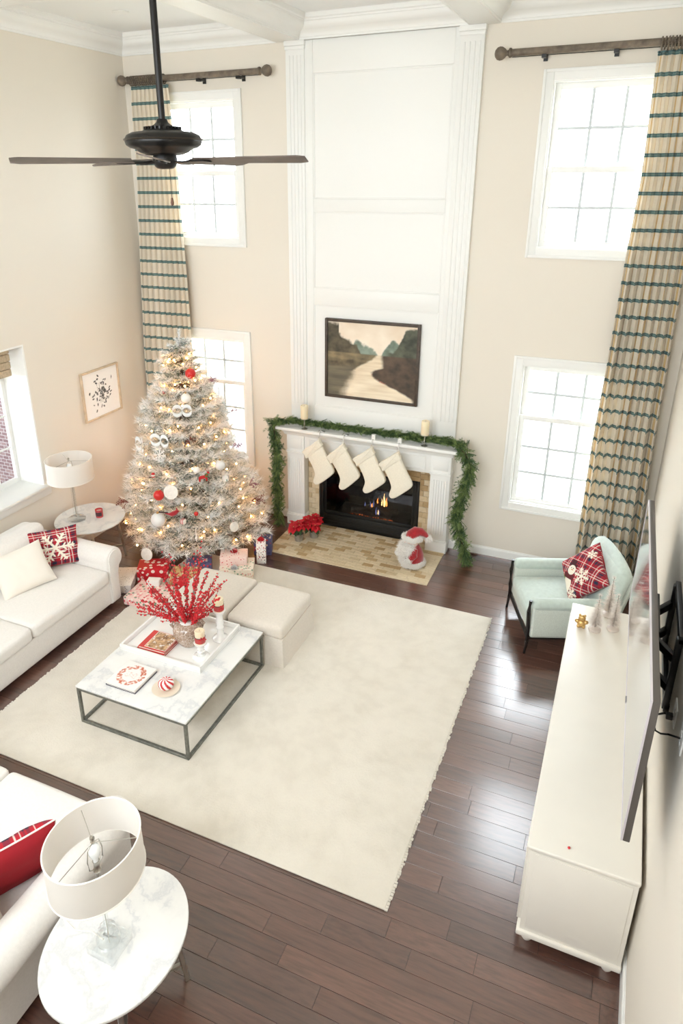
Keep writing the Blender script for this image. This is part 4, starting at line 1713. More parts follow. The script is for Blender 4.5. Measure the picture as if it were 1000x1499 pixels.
MB().lathe([(0, .045), (.07, .045), (.075, .03), (.075, .0), (.062, -.022), (.05, -.032), (.03, -.036), (0, -.036)], 32).build('switch_housing', m_fanblack, fn, smooth=True)
bl = MB()
pr = []
n = 14
rb0, rb1 = .2, .9
for i in range(n + 1):
    t_ = i / n
    pr.append((rb0 + (rb1 - rb0) * t_, .05 + .022 * t_ - (.02 * max(0, (t_ - .93) / .07) ** 2)))
poly = [(x, -w) for x, w in pr] + [(x, w) for x, w in reversed(pr)]
bl.prism(poly, -.004, .004, 'z')
bmesh_ = bl.mesh('blade', m_blade, bevel=.002, seg=1)
ar = MB()
ar.prism([(.06, -.018), (.12, -.012), (.17, -.03), (.26, -.034), (.3, -.018), (.305, 0), (.3, .018), (.26, .034), (.17, .03), (.12, .012), (.06, .018)], -.006, .004, 'z')
amesh = ar.mesh('blade_arm', m_fanblack, bevel=.002, seg=1)
for i in range(5):
    an = 1.4635 + i * 2 * pi / 5
    o = bpy.data.objects.new('blade', bmesh_)
    link(o, fn)
    o.rotation_euler = (rad(-14), 0, an)
    o.location = (0, 0, .012)
    c_ = bpy.data.objects.new('blade_arm', amesh)
    link(c_, o)
    c_.location = (0, 0, -.0085)
MB().tube([(.03, 0, -.03), (.03, 0, -.2)], .0015, 5).build('pull_chain', m_fanblack, fn)
MB().lathe([(.0, -.2), (.006, -.205), (.011, -.23), (.009, -.245), (0, -.25)], 12, (.03, 0, 0)).build('pull_knob', M('walnut_knob', rgb(96, 62, 42), .5), fn, smooth=True)

# ---------------------------------------------------------------- Christmas tree
TX, TY = -2.0, -1.1
rng = np.random.default_rng(3)
RZ = [(0.2, 1.0), (.5, .90), (.9, .75), (1.38, .58), (1.8, .43), (2.35, .22), (2.7, .05), (2.8, .01)]


def tree_r(z):
    return float(np.interp(z, [p[0] for p in RZ], [p[1] for p in RZ]))


xt = T('christmas_tree', 'tall flocked Christmas tree with warm lights in the corner', 'tree', (TX, TY, 0))
m_flock = M('flocked_needles', rgb(246, 246, 244), .9)
m_green = M('dark_pine_needles', rgb(70, 96, 82), .8)
m_frost = M('frosted_needles', rgb(168, 182, 172), .9)
m_trunk = M('pine_bark', rgb(84, 62, 50), .9)
white, green, frost, stems = MB(), MB(), MB(), MB()
stems.cyl((0, 0, .06), (0, 0, 2.6), .045, .012, 10)
acc = {'w': [], 'g': [], 'f': []}


def spray(p0, p1, dens, pw, lmin=.045, lmax=.08, sc=1.0):
    lmin, lmax = lmin * sc, lmax * sc
    ax = p1 - p0
    L = np.linalg.norm(ax)
    if L < 1e-4:
        return
    ax = ax / L
    n = max(8, int(L * dens))
    t = rng.random(n)[:, None]
    base = p0 + (p1 - p0) * t
    rnd = rng.normal(size=(n, 3))
    rnd -= (rnd @ ax)[:, None] * ax
    rnd /= np.linalg.norm(rnd, axis=1)[:, None] + 1e-9
    a = rng.uniform(.45, 1.05, n)[:, None]
    d = ax * np.cos(a) + rnd * np.sin(a)
    d[:, 2] += .12
    d /= np.linalg.norm(d, axis=1)[:, None]
    ln = rng.uniform(lmin, lmax, n)
    up = d[:, 2] > .05
    r = rng.random(n)
    isw = r < np.where(up, pw, pw * .55)
    isf = (~isw) & (rng.random(n) < .4)
    for key, msk in (('w', isw), ('f', isf), ('g', ~isw & ~isf)):
        acc[key].append((base[msk], d[msk], ln[msk]))


z = .26
while z < 2.62:
    r0 = tree_r(z)
    nb = int(6 + 13 * r0)
    nsc = min(1, .35 + 1.6 * r0)
    off = R.uniform(0, 6)
    for i in range(nb):
        an = off + 2 * pi * (i + R.uniform(-.25, .25)) / nb
        L = r0 * R.uniform(.86, 1.06)
        if sin(an) > .3:
            L = min(L, .80 / sin(an))
        if z < .78 and cos(an + 2.297) > .86:
            L = min(L, .78)
        dz = R.uniform(-.04, .04)
        dirv = np.array([cos(an), sin(an), 0])

        def bp(f, dirv=dirv, L=L, z=z, dz=dz):
            return dirv * (L * f) + np.array([0, 0, z + dz + .16 * L * (1 - f) - .10 * L * sin(pi * f) + .05 * f * f])
        stems.tube([bp(f) for f in (0, .3, .6, .85, 1)], [.010, .008, .006, .004, .002], 4)
        perp = np.array([-sin(an), cos(an), 0])
        fs_ = [.38, .5, .62, .73, .83, .92] if r0 > .3 else [.12, .3, .55, .8]
        for f in fs_:
            for sg in (-1, 1):
                tl = (.10 * nsc + .26 * r0 * (1 - f)) * R.uniform(.8, 1.25)
                p0 = bp(f)
                p1 = p0 + (dirv * .65 + perp * sg * .85 + np.array([0, 0, R.uniform(-.15, .3)])) * tl
                spray(p0, p1, 320, .16 + .78 * f, .055, .1, nsc)
        spray(bp(.72), bp(1.0) + dirv * .05 * nsc, 640, .95, .06, .115, nsc)
    z += .15 if z < 1.5 else .12
spray(np.array([0, 0, 2.45]), np.array([.0, 0, 2.76]), 900, .85, .03, .06)
for k_ in range(6):
    an = k_ * 1.05
    spray(np.array([0, 0, 2.58]), np.array([.05 * cos(an), .05 * sin(an), 2.66]), 600, .85, .03, .05)
for key, mb_, wd in (('w', white, .0065), ('f', frost, .0055), ('g', green, .0045)):
    bs = np.concatenate([q[0] for q in acc[key]])
    ds = np.concatenate([q[1] for q in acc[key]])
    ls = np.concatenate([q[2] for q in acc[key]])
    mb_.needles(bs, ds, ls, wd, rng)
stems.build('trunk_and_boughs', m_trunk, xt)
tag(white.build('flocked_needles', m_flock, xt), kind='stuff')
tag(frost.build('frosted_needles', m_frost, xt), kind='stuff')
tag(green.build('green_needles', m_green, xt), kind='stuff')
for k_ in range(4):
    an = k_ * pi / 2 + .4
    MB().bar((0, 0, .08), (.3 * cos(an), .3 * sin(an), .012), .03, .02).build('stand_leg', m_black, xt)

sl = T('string_lights', 'warm white string lights wound through the Christmas tree', 'string lights', (TX, TY, 0))
m_bulb = emis('warm_light_bulb', (1.0, .42, .10), 6.0)
bmesh2 = MB().ico((0, 0, 0), .0105, 2).mesh('bulb', m_bulb)
wire = []
nbul = 150
rl_ = random.Random(21)
for i in range(nbul):
    t_ = i / (nbul - 1)
    z = .3 + 2.15 * (1 - (1 - t_) ** .62) if False else .28 + 2.2 * t_ ** 1.35
    an = t_ * 2 * pi * 11 + rl_.uniform(-.2, .2)
    rr_ = tree_r(z) * rl_.uniform(.72, .98)
    p = (rr_ * cos(an), rr_ * sin(an), z + rl_.uniform(-.05, .05))
    wire.append(p)
    o = bpy.data.objects.new('bulb', bmesh2)
    link(o, sl)
    o.location = p
MB().tube([(p[0], p[1], p[2] - .006) for p in wire], .0016, 4).build('wire', m_green, sl)

# ornaments (each hangs from the tree, its own thing)
def ball(lab, p, r, m, name='ornament_ball'):
    t = T(name, lab, 'ornament', p)
    MB().sphere((0, 0, 0), r, 20, 14).build('globe', m, t, smooth=True)
    MB().cyl((0, 0, r * .95), (0, 0, r * 1.15), r * .2, r * .18, 10).build('cap', m_gold, t)
    q = MB()
    q.tube([(.006 * cos(a), 0, r * 1.15 + .006 + .006 * sin(a)) for a in [2 * pi * i / 10 for i in range(10)]], .0014, 5, True)
    q.build('hook', m_gold, t)
    return t


def outw(p, e):
    v = Vector((p[0] - TX, p[1] - TY, 0))
    v.normalize()
    return (p[0] + v.x * e, p[1] + v.y * e, p[2])


m_orn_red = M('satin_red_ornament', rgb(206, 40, 36), .35)
m_orn_white = M('pearl_white_ornament', rgb(240, 234, 226), .35)
m_orn_glit = M('white_glitter', rgb(238, 236, 232), .6, bump=(300, .8))
ball('satin red ball high on the Christmas tree', outw((-1.832, -1.202, 2.297), .05), .062, m_orn_red)
ball('satin red ball low on the tree beside a white disc', outw((-1.907, -1.837, .998), .05), .062, m_orn_red)
ball('pearl white ball under the top red ball on the tree', outw((-1.807, -1.338, 2.044), .05), .058, m_orn_white)
ball('small white ball at mid height on the tree, facing the fireplace', outw((-1.578, -1.572, 1.269), .05), .042, m_orn_white)
ball('glittered white ball on the tree toward the mantel', outw((-1.419, -1.346, 1.267), .05), .062, m_orn_glit)
ball('large frosted cotton ball low on the tree', outw((-1.876, -1.94, .732), .04), .085, m_orn_glit)
ball('tiny red ball near the tree top', outw((-2.029, -1.38, 2.10), .05), .022, m_orn_red)
ball('small red ball among the lower boughs facing the room', outw((-1.50, -1.75, .80), .05), .026, m_orn_red)


def face_out(p, tilt=.25):
    an = math.atan2(p[1] - TY, p[0] - TX)
    return (Matrix.Rotation(an + pi / 2, 4, 'Z') @ Matrix.Rotation(-tilt, 4, 'X')).to_euler()


def disc(lab, p, r):
    t = T('wood_disc_ornament', lab, 'ornament', outw(p, .05))
    t.rotation_euler = face_out(p)
    q = MB()
    q.rings([[(r * s_ * cos(a), y_, r * s_ * sin(a)) for a in [2 * pi * i / 28 for i in range(28)]] for y_, s_ in ((-.008, .92), (-.006, 1), (.006, 1), (.008, .92))])
    q.build('disc', M('whitewashed_wood', rgb(234, 226, 216), .7, vary=(30, .08)), t, smooth=True, recalc=True)
    MB().tube([(0, 0, r), (0, .0, r + .05)], .0018, 5).build('hanger', m_redv, t)


disc('whitewashed round disc beside the low red ball', (-1.78, -1.787, 1.04), .085)
disc('whitewashed round disc near the floor at the tree skirt', (-1.955, -2.098, .343), .075)
disc('small whitewashed disc low on the tree toward the hearth', (-1.20, -1.46, .55), .06)


def flake_orn(lab, p, r):
    t = T('snowflake_ornament', lab, 'ornament', outw(p, .05))
    t.rotation_euler = face_out(p)
    q = MB()
    for k_ in range(8):
        a = k_ * pi / 4
        c_, s_ = cos(a), sin(a)
        q.bar((0, 0, 0), (r * c_, 0, r * s_), .012, .008)
        for f in (.5, .75):
            for sg in (-1, 1):
                b_ = a + sg * .8
                q.bar((r * f * c_, 0, r * f * s_), (r * f * c_ + .3 * r * cos(b_), 0, r * f * s_ + .3 * r * sin(b_)), .009, .007)
    q.build('flake', m_orn_glit, t)
    MB().sphere((0, -.004, 0), r * .14, 10, 6).build('center_bead', m_orn_white, t, smooth=True)


flake_orn('white glitter snowflake on the tree below the ribbon loops', (-1.97, -1.664, 1.427), .085)


def ribbon(lab, p, w, h, rot=0):
    t = T('ribbon_loop', lab, 'ribbon', outw(p, .03))
    t.rotation_euler = face_out(p, 0)
    n = 24
    for sg in (-1, 1):
        q = MB()
        q.grid(lambda u, v, sg=sg: (sg * (w * .5 * (1 - cos(2 * pi * u)) * .5), -.03 - .03 * sin(pi * u) - .01, h * .5 * sin(2 * pi * u) + (v - .5) * .045 + .01 * sin(6 * u)), n, 3)
        o = q.build('loop', M('sheer_white_ribbon', rgb(228, 230, 228), .6), t, smooth=True)
        md = o.modifiers.new('thickness', 'SOLIDIFY')
        md.thickness = .002


ribbon('white ribbon loops high on the tree', (-1.814, -1.407, 1.921), .22, .09)
ribbon('white ribbon loops at mid height on the tree toward the sofa', (-1.972, -1.596, 1.594), .24, .1)
ribbon('white ribbon curl on the tree edge toward the corner lamp', (-2.22, -1.60, 1.50), .18, .12)

rd = T('reindeer_ornament', 'small red wooden reindeer with green wreath on the tree', 'ornament', outw((-1.497, -1.562, 1.141), .06))
rd.rotation_euler = face_out((-1.497, -1.562, 1.141))
q = MB()
q.prism([(-.06, .0), (-.045, .0), (-.04, .03), (.02, .03), (.025, .0), (.04, .0), (.04, .05), (.06, .08), (.075, .08), (.07, .1), (.05, .105), (.03, .07), (-.04, .065), (-.06, .05)], -.006, .006, 'y')
q.build('body', m_red, rd, recalc=True)
MB().tube([(.05, 0, .1), (.04, 0, .125), (.025, 0, .14)], .003, 5).build('antler', m_red, rd)
MB().tube([(.055, 0, .1), (.065, 0, .125), (.06, 0, .145)], .003, 5).build('antler', m_red, rd)
q = MB()
q.tube([(.035 + .018 * cos(a), -.008, .065 + .018 * sin(a)) for a in [2 * pi * i / 12 for i in range(12)]], .006, 6, True)
q.build('wreath', M('felt_green', rgb(60, 130, 66), .9), rd, smooth=True)

ho = T('house_ornament', 'tiny white house ornament on the tree facing the mantel', 'ornament', outw((-1.346, -1.365, 1.081), .06))
ho.rotation_euler = face_out((-1.346, -1.365, 1.081))
MB().box(-.03, .03, -.02, .02, 0, .045).build('walls', m_orn_white, ho, bevel=.002)
MB().prism([(-.036, .045), (.036, .045), (0, .075)], -.024, .024, 'y').build('roof', m_orn_glit, ho, recalc=True)
MB().box(-.008, .008, -.022, -.019, 0, .025).build('door', M('mint_paint', rgb(150, 176, 160), .6), ho)

bd = T('bird_ornament', 'red cardinal ornament perched on a lower bough', 'ornament', outw((-1.718, -1.871, .799), .06))
bd.rotation_euler = face_out((-1.718, -1.871, .799))
q = MB()
q.tube([(-.11, 0, .03), (-.05, 0, .012), (-.01, 0, .012), (.03, 0, .03), (.055, 0, .05), (.075, 0, .052)], [.004, .012, .03, .028, .02, .003], 10)
q.build('body', m_redv, bd, smooth=True)
MB().cyl((.05, 0, .065), (.035, 0, .095), .012, .001, 8).build('crest', m_redv, bd)
MB().box(-.16, -.06, -.012, .012, .026, .034).build('tail', M('dark_feather', rgb(60, 40, 40), .8), bd)
MB().cyl((.07, 0, .052), (.092, 0, .048), .006, .001, 6).build('beak', M('orange_beak', rgb(220, 140, 60), .5), bd)

ic = T('icicle_ornament', 'pearly teardrop icicle hanging low on the tree', 'ornament', outw((-1.466, -1.831, .60), .06))
MB().lathe([(.001, -.11), (.012, -.08), (.018, -.06), (.006, -.04), (.009, -.02), (.004, .03), (.002, .1), (.0005, .12)], 12).build('drop', m_orn_white, ic, smooth=True)
gb = T('gift_ornament', 'tiny red-striped gift ornament on a lower bough', 'ornament', outw((-1.60, -1.86, .72), .07))
MB().box(-.025, .025, -.025, .025, 0, .05).build('box', m_orn_white, gb, bevel=.002)
for k_ in (-.015, .0, .015):
    MB().box(k_ - .003, k_ + .003, -.027, .027, -.001, .052).build('stripe', m_red, gb)
cs = T('lantern_ornament', 'small red and white lantern ornament on the tree toward the sofa', 'ornament', outw((-2.011, -1.751, 1.22), .06))
MB().lathe([(0, -.04), (.018, -.04), (.022, -.03), (.022, .0), (.018, .008), (0, .02)], 12).build('body', m_red, cs, smooth=True)
MB().lathe([(.0225, -.026), (.0235, -.024), (.0235, -.01), (.0225, -.008)], 12, caps=False).build('band', m_orn_white, cs)


def sprig(lab, p, mberry, n, seed, L=.16):
    t = T('berry_sprig', lab, 'decoration', p)
    r_ = random.Random(seed)
    out = Vector((p[0] - TX, p[1] - TY, .12)).normalized()
    st, be = MB(), MB()
    for i in range(n):
        d_ = (out + Vector((r_.uniform(-.6, .6), r_.uniform(-.6, .6), r_.uniform(-.4, .6)))).normalized()
        l_ = L * r_.uniform(.6, 1.1)
        p1 = d_ * l_
        mid = d_ * l_ * .5 + Vector((0, 0, .02))
        st.tube([(0, 0, 0), mid, p1], .0022, 4)
        for k_ in range(4):
            be.ico(p1 * (.6 + .13 * k_) + Vector((r_.uniform(-.012, .012), r_.uniform(-.012, .012), r_.uniform(-.01, .015))), .007, 1)
    st.build('stems', mberry, t)
    tag(be.build('berries', mberry, t), kind='stuff')


m_mauve = M('mauve_glitter', rgb(150, 106, 124), .5)
m_plum = M('plum_brown_feather', rgb(128, 78, 70), .8)
sprig('mauve berry sprig poking out near the tree top by the window', outw((-1.78, -.98, 2.10), .03), m_mauve, 9, 1)
sprig('mauve berry sprig on the tree edge against the window', outw((-1.58, -.85, 1.72), .03), m_mauve, 6, 2, .12)
sprig('mauve berry sprig halfway down the tree by the window', outw((-1.44, -1.02, 1.36), .03), m_mauve, 7, 3, .12)
sprig('mauve berry sprig low on the tree beside the garland', outw((-1.28, -.92, .84), .03), m_mauve, 8, 4, .14)
sprig('rusty brown feather sprig low on the tree beside the garland', outw((-1.2, -1.0, .68), .02), m_plum, 12, 5, .17)
sprig('dark plum sprig low on the tree beside the corner table', outw((-2.35, -1.86, .82), .02), m_plum, 10, 6, .16)
sprig('rusty brown feather sprig in the middle of the tree', outw((-1.72, -1.45, 1.55), .0), m_plum, 12, 7, .15)
for (p, lab) in (((-1.30, -1.60, .85), 'white twig spray on the tree facing the hearth'), ((-1.55, -1.86, .62), 'white twig spray on the low front boughs')):
    t = T('twig_spray', lab, 'decoration', outw(p, .02))
    r_ = random.Random(int(p[2] * 100))
    q = MB()
    out = Vector((p[0] - TX, p[1] - TY, .2)).normalized()
    for i in range(12):
        d_ = (out + Vector((r_.uniform(-.9, .9), r_.uniform(-.9, .9), r_.uniform(-.3, .6)))).normalized()
        q.tube([(0, 0, 0), d_ * .1 + Vector((0, 0, .01)), d_ * .2], [.004, .003, .001], 5)
    q.build('twigs', m_orn_white, t)

# ---------------------------------------------------------------- gifts
PINKF = spots('pink_floral_wrap', rgb(240, 206, 198), [rgb(232, 150, 150), rgb(120, 150, 120), rgb(246, 232, 220), rgb(206, 70, 80)], 26, .42)
SPECK = spots('white_speckled_wrap', rgb(240, 236, 230), [rgb(90, 84, 84), rgb(200, 190, 180)], 46, .22)
REDFL = spots('red_snowflake_wrap', rgb(200, 26, 40), [rgb(244, 226, 214)], 17, .38)
BLUEF = spots('navy_floral_wrap', rgb(86, 84, 124), [rgb(224, 200, 190), rgb(190, 60, 70), rgb(60, 60, 100)], 24, .36)
BERRY = spots('white_berry_wrap', rgb(246, 240, 234), [rgb(180, 40, 48), rgb(70, 40, 44)], 44, .3)
PINKD = spots('pink_berry_wrap', rgb(244, 214, 204), [rgb(200, 50, 60), rgb(238, 190, 182)], 36, .26)
GOLDW = spots('gold_leaf_wrap', rgb(214, 176, 124), [rgb(240, 222, 186), rgb(180, 120, 70), rgb(190, 50, 56)], 30, .4)
CREAMW = spots('cream_floral_wrap', rgb(240, 228, 212), [rgb(226, 160, 150), rgb(130, 160, 130)], 30, .34)
WHITEW = M('white_wrap', rgb(242, 238, 232), .5)
m_bow = M('red_satin_bow', rgb(190, 24, 36), .35)
m_bow_s = M('silver_curl_bow', rgb(206, 204, 204), .3, .6)


def bow(t, x, y_, z, r, m):
    q = MB()
    n = 10
    for ring, (rr0, zz) in enumerate(((1, .25), (.75, .6), (.4, .9))):
        for i in range(n - ring * 3):
            a = 2 * pi * (i + ring * .5) / (n - ring * 3)
            c_, s_ = cos(a), sin(a)
            pts = []
            for k_ in range(7):
                u = k_ / 6
                rad_ = r * rr0 * sin(pi * min(1, u * .5 + .0) if u < .5 else pi * .5) if False else r * rr0 * (sin(pi * u * .5) if u < .75 else sin(pi * .375) * (1 - (u - .75) * 2.2))
                pts.append((x + c_ * rad_, y_ + s_ * rad_, z + r * zz * sin(pi * u)))
            q.tube(pts, r * .13, 5)
    return q.build('bow', m, t, smooth=True)


def gift(lab, c, rz, sx_, sy_, sz_, m, z=.0, rib=None, bw=None, bow_at=(0, 0)):
    t = T('gift_box', lab, 'gift', (c[0], c[1], z), rad(rz), group='wrapped gifts under the tree')
    MB().box(-sx_ / 2, sx_ / 2, -sy_ / 2, sy_ / 2, 0, sz_).build('wrapped_box', m, t, bevel=.004)
    MB().prism([(-sy_ / 2 + .01, sz_ - .002), (0, sz_ * .35), (sy_ / 2 - .01, sz_ - .002)], sx_ / 2 - .001, sx_ / 2 + .002, 'x').build('folded_flap', m, t, recalc=True)
    if rib:
        MB().box(-sx_ / 2 - .002, sx_ / 2 + .002, -.012, .012, -.0, sz_ + .002).build('ribbon', rib, t)
        MB().box(-.012, .012, -sy_ / 2 - .002, sy_ / 2 + .002, -.0, sz_ + .003).build('ribbon', rib, t)
    if bw:
        bow(t, bow_at[0], bow_at[1], sz_, .05, bw)
    return t


gift('flat gift in pink floral paper with a red bow, nearest the coffee table', (-1.66, -2.50, .013), 4, .48, .38, .10, PINKF, .013, None, m_bow, (.02, .0))
gift('flat gift in white speckled paper beside the sofa arm', (-2.22, -2.36), 25, .36, .42, .10, SPECK)
gift('gift in red paper with white snowflakes under the tree', (-1.94, -2.06), 28, .36, .26, .17, REDFL)
gift('small white gift standing on the pink floral gift', (-1.72, -2.36), 18, .14, .09, .07, WHITEW, .114)
gift('gift in gold leafy paper behind the pink floral gift', (-1.52, -2.02), 18, .34, .22, .14, GOLDW, .013)
gift('gift in navy floral paper beneath the middle of the tree', (-1.50, -1.76), 30, .3, .22, .16, BLUEF, .013)
gift('gift in cream floral paper with silver and red bows by the ottoman', (-1.06, -1.62), 24, .40, .30, .13, CREAMW, .013, None, m_bow_s, (-.02, -.115))
gift('gift in pink berry paper with a red bow stacked on the cream floral gift', (-1.12, -1.58), 26, .32, .22, .11, PINKD, .144, None, m_bow, (.0, .03))
gift('tall white berry-print gift with a red bow by the hearth', (-.93, -1.245), 25, .115, .10, .30, BERRY, 0, None, m_bow)
gift('navy floral gift behind the tall white gift', (-1.02, -1.02), 20, .22, .16, .22, BLUEF, 0)
gift('thin red-topped gift tucked behind the small white gift', (-1.47, -2.22), 40, .14, .10, .16, REDFL, .013)

# ---------------------------------------------------------------- mantel decor
gl = T('garland', 'green cedar garland draped along the mantel and down both sides', 'garland', (0, -.12, 1.43))
gm, gd, gst = MB(), MB(), MB()
path = [(-1.17, -.16, -1.36), (-1.165, -.16, -1.1), (-1.185, -.16, -.8), (-1.16, -.17, -.5), (-1.17, -.17, -.25), (-1.2, -.17, -.06), (-1.23, -.13, .03), (-1.05, -.02, .055), (-.8, -.02, .05), (-.45, -.02, .055), (-.1, -.02, .05),
        (.25, -.02, .055), (.6, -.02, .05), (.85, -.02, .055), (1.02, -.04, .06), (1.15, -.08, .06), (1.27, -.13, -.02), (1.35, -.16, -.16), (1.30, -.17, -.42), (1.26, -.17, -.62), (1.235, -.17, -.84), (1.285, -.17, -1.04), (1.34, -.18, -1.2), (1.42, -.2, -1.37)]
pp = np.array(path)
seg = np.linalg.norm(np.diff(pp, axis=0), axis=1)
cum = np.concatenate([[0], np.cumsum(seg)])
rngg = np.random.default_rng(11)
NF = 1500
ga = {'a': [], 'b': []}
for i in range(NF):
    s_ = rngg.uniform(0, cum[-1])
    k_ = min(len(seg) - 1, int(np.searchsorted(cum, s_) - 1))
    k_ = max(0, k_)
    f = (s_ - cum[k_]) / seg[k_]
    p = pp[k_] * (1 - f) + pp[k_ + 1] * f
    tan = (pp[k_ + 1] - pp[k_]) / seg[k_]
    side = s_ > cum[6] and s_ < cum[15]
    d0 = rngg.normal(size=3)
    d0 -= (d0 @ tan) * tan
    d0 /= np.linalg.norm(d0)
    sg = 1 if rngg.random() < .8 else -1
    if not side:
        tan = np.array([0, 0, -1.0]) if rngg.random() < .7 else tan
    dd = tan * sg * rngg.uniform(.5, 1.1) + d0 * rngg.uniform(.4, .9)
    if side:
        dd[2] = abs(dd[2]) * .5 - .05
        if p[1] + dd[1] * .22 > .045:
            dd[1] = -abs(dd[1])
    elif dd[1] > 0:
        dd[1] *= .3
    dd /= np.linalg.norm(dd)
    Lf = rngg.uniform(.08, .17)
    tip = p + dd * Lf
    # flat frond: leaflets in one plane
    nrm_ = np.cross(dd, rngg.normal(size=3))
    nrm_ /= np.linalg.norm(nrm_)
    n = 16
    t_ = np.linspace(.1, 1, n)[:, None]
    base = p + dd * Lf * t_
    sgn = np.where(np.arange(n) % 2 == 0, 1, -1)[:, None]
    dl = dd * .75 + nrm_ * sgn * .75
    dl /= np.linalg.norm(dl, axis=1)[:, None]
    ln = (.05 * (1.1 - t_[:, 0])) + .016
    ga['a' if rngg.random() < .55 else 'b'].append((base, dl, ln))
for key, mb_ in (('a', gm), ('b', gd)):
    mb_.needles(np.concatenate([q[0] for q in ga[key]]), np.concatenate([q[1] for q in ga[key]]), np.concatenate([q[2] for q in ga[key]]), .011, rngg)
gst.tube(path, .008, 6)
gst.build('stem', m_trunk, gl, smooth=True)
tag(gm.build('light_cedar_fronds', M('fresh_cedar_green', rgb(110, 130, 74), .7), gl), kind='stuff')
tag(gd.build('deep_cedar_fronds', M('deep_cedar_green', rgb(62, 88, 50), .7), gl), kind='stuff')


def mantel_candle(lab1, lab2, x):
    t = T('candle_holder', lab1, 'candle holder', (x, -.225, 1.428))
    MB().lathe([(0, 0), (.038, 0), (.04, .006), (.02, .014), (.008, .024), (.007, .06), (.013, .068), (.007, .078), (.007, .11), (.014, .125), (.05, .135), (.054, .142), (0, .142)], 24).build('stand', m_silver, t, smooth=True)
    c_ = T('pillar_candle', lab2, 'candle', (x, -.225, 1.57))
    MB().lathe([(0, 0), (.046, 0), (.048, .004), (.048, .166), (.043, .173), (.018, .166), (0, .165)], 24).build('wax', m_candle, c_, smooth=True)
    MB().cyl((0, 0, .16), (0, 0, .176), .0015, n=5).build('wick', m_black, c_)


mantel_candle('silver pedestal candle holder at the tree end of the mantel', 'ivory pillar candle at the tree end of the mantel', -.798)
mantel_candle('silver pedestal candle holder at the armchair end of the mantel', 'ivory pillar candle at the armchair end of the mantel', .770)

def soft_prism(poly, half, rnd, n):
    """stuffed flat shape: smooth closed outline, rounded over at both faces"""
    m = len(poly)
    P = [Vector((x, z)) for x, z in poly]
    out = []
    per = max(2, n // m)
    for i in range(m):
        p0, p1, p2, p3 = P[(i - 1) % m], P[i], P[(i + 1) % m], P[(i + 2) % m]
        for k_ in range(per):
            t = k_ / per
            out.append(.5 * ((2 * p1) + (p2 - p0) * t + (2 * p0 - 5 * p1 + 4 * p2 - p3) * t * t + (3 * p1 - p0 - 3 * p2 + p3) * t ** 3))
    N_ = len(out)
    area = sum(out[i].x * out[(i + 1) % N_].y - out[(i + 1) % N_].x * out[i].y for i in range(N_))
    nr = []
    for i in range(N_):
        d_ = (out[(i + 1) % N_] - out[i - 1])
        v = Vector((d_.y, -d_.x))
        v.normalize()
        nr.append(v if area > 0 else -v)
    rs = []
    for a in (-80, -55, -30, 0, 30, 55, 80):
        o_ = rnd * (1 - cos(rad(a)))
        y_ = (half - rnd) * np.sign(a) + rnd * sin(rad(a))
        rs.append([(out[i].x - nr[i].x * o_, y_, out[i].y - nr[i].y * o_) for i in range(N_)])
    q_ = MB()
    q_.rings(rs)
    return q_


ords = ['nearest the tree', 'second from the tree', 'third from the tree', 'nearest the armchair']
tops = [(-.556, 1.347), (-.232, 1.338), (.140, 1.345), (.474, 1.338)]
m_hold = M('silvered_hook', rgb(196, 194, 190), .3, .7)
stk = [(-.214, -.179), (-.11, -.085), (0, 0), (.03, -.045), (.075, -.13), (.13, -.23), (.19, -.33), (.211, -.383), (.205, -.42), (.17, -.46), (.1, -.525), (.03, -.585), (-.01, -.61), (-.045, -.612), (-.07, -.59), (-.074, -.56), (-.06, -.51), (-.052, -.46), (-.07, -.40), (-.105, -.33), (-.15, -.255)]
for i, (x, z) in enumerate(tops):
    h = T('stocking_holder', 'silver stocking holder on the mantel edge, ' + ords[i], 'stocking holder', (x, -.235, 1.428))
    if i >= 2:
        MB().box(-.024, .024, -.024, .024, .0, .065).build('weight', m_ceramic, h, bevel=.005)
        MB().sphere((0, 0, .035), .026, 12, 8).build('rosette', m_hold, h, smooth=True)
    else:
        MB().box(-.04, .04, -.025, .025, .0, .012).build('weight', m_hold, h, bevel=.004)
        MB().sphere((-.01, 0, .014), .012, 10, 6).build('rosette', m_hold, h, smooth=True)
    MB().tube([(0, -.02, .006), (0, -.058, .006), (0, -.066, -.01), (0, -.066, -.05), (0, -.074, -.062), (0, -.086, -.055), (0, -.088, -.04)], .004, 6).build('hook', m_hold, h, smooth=True)
    s_ = T('stocking', 'cream felt stocking hanging from the mantel, ' + ords[i], 'stocking', (x, -.322, z), group='stockings on the mantel')
    s_.rotation_euler = (0, rad((0, -3, 2, 1)[i]), 0)
    soft_prism(stk, .03, .02, 60).build('body', m_stock, s_, smooth=True, recalc=True, ang=70)
    soft_prism([(-.222, -.18), (-.11, -.085), (.004, .008), (.028, -.03), (.05, -.075), (-.05, -.165), (-.158, -.266), (-.19, -.225)], .036, .014, 60).build('cuff', m_stock, s_, smooth=True, recalc=True, ang=70)
    q = MB()
    q.tube([(0, 0, -.01), (-.012, 0, .02), (.0, 0, .038), (.012, 0, .02), (.004, 0, -.01)], .004, 6)
    q.build('loop', m_stock, s_, smooth=True)

# poinsettias
leaf = MB()
leaf.add([(0, 0, 0), (.02, .03, .004), (.045, .025, .002), (.075, 0, -.014), (.045, -.025, .002), (.02, -.03, .004), (.04, 0, -.006)],
         [(0, 6, 1), (1, 6, 2), (2, 6, 3), (3, 6, 4), (4, 6, 5), (5, 6, 0)])
m_bract = M('poinsettia_red', rgb(190, 20, 36), .6, vary=(30, .25))
m_pleaf = M('poinsettia_leaf', rgb(58, 84, 46), .6, vary=(30, .25))
bract_me = leaf.mesh('bract', m_bract, smooth=True, ang=80)
pleaf_me = leaf.mesh('leaf', m_pleaf, smooth=True, ang=80)


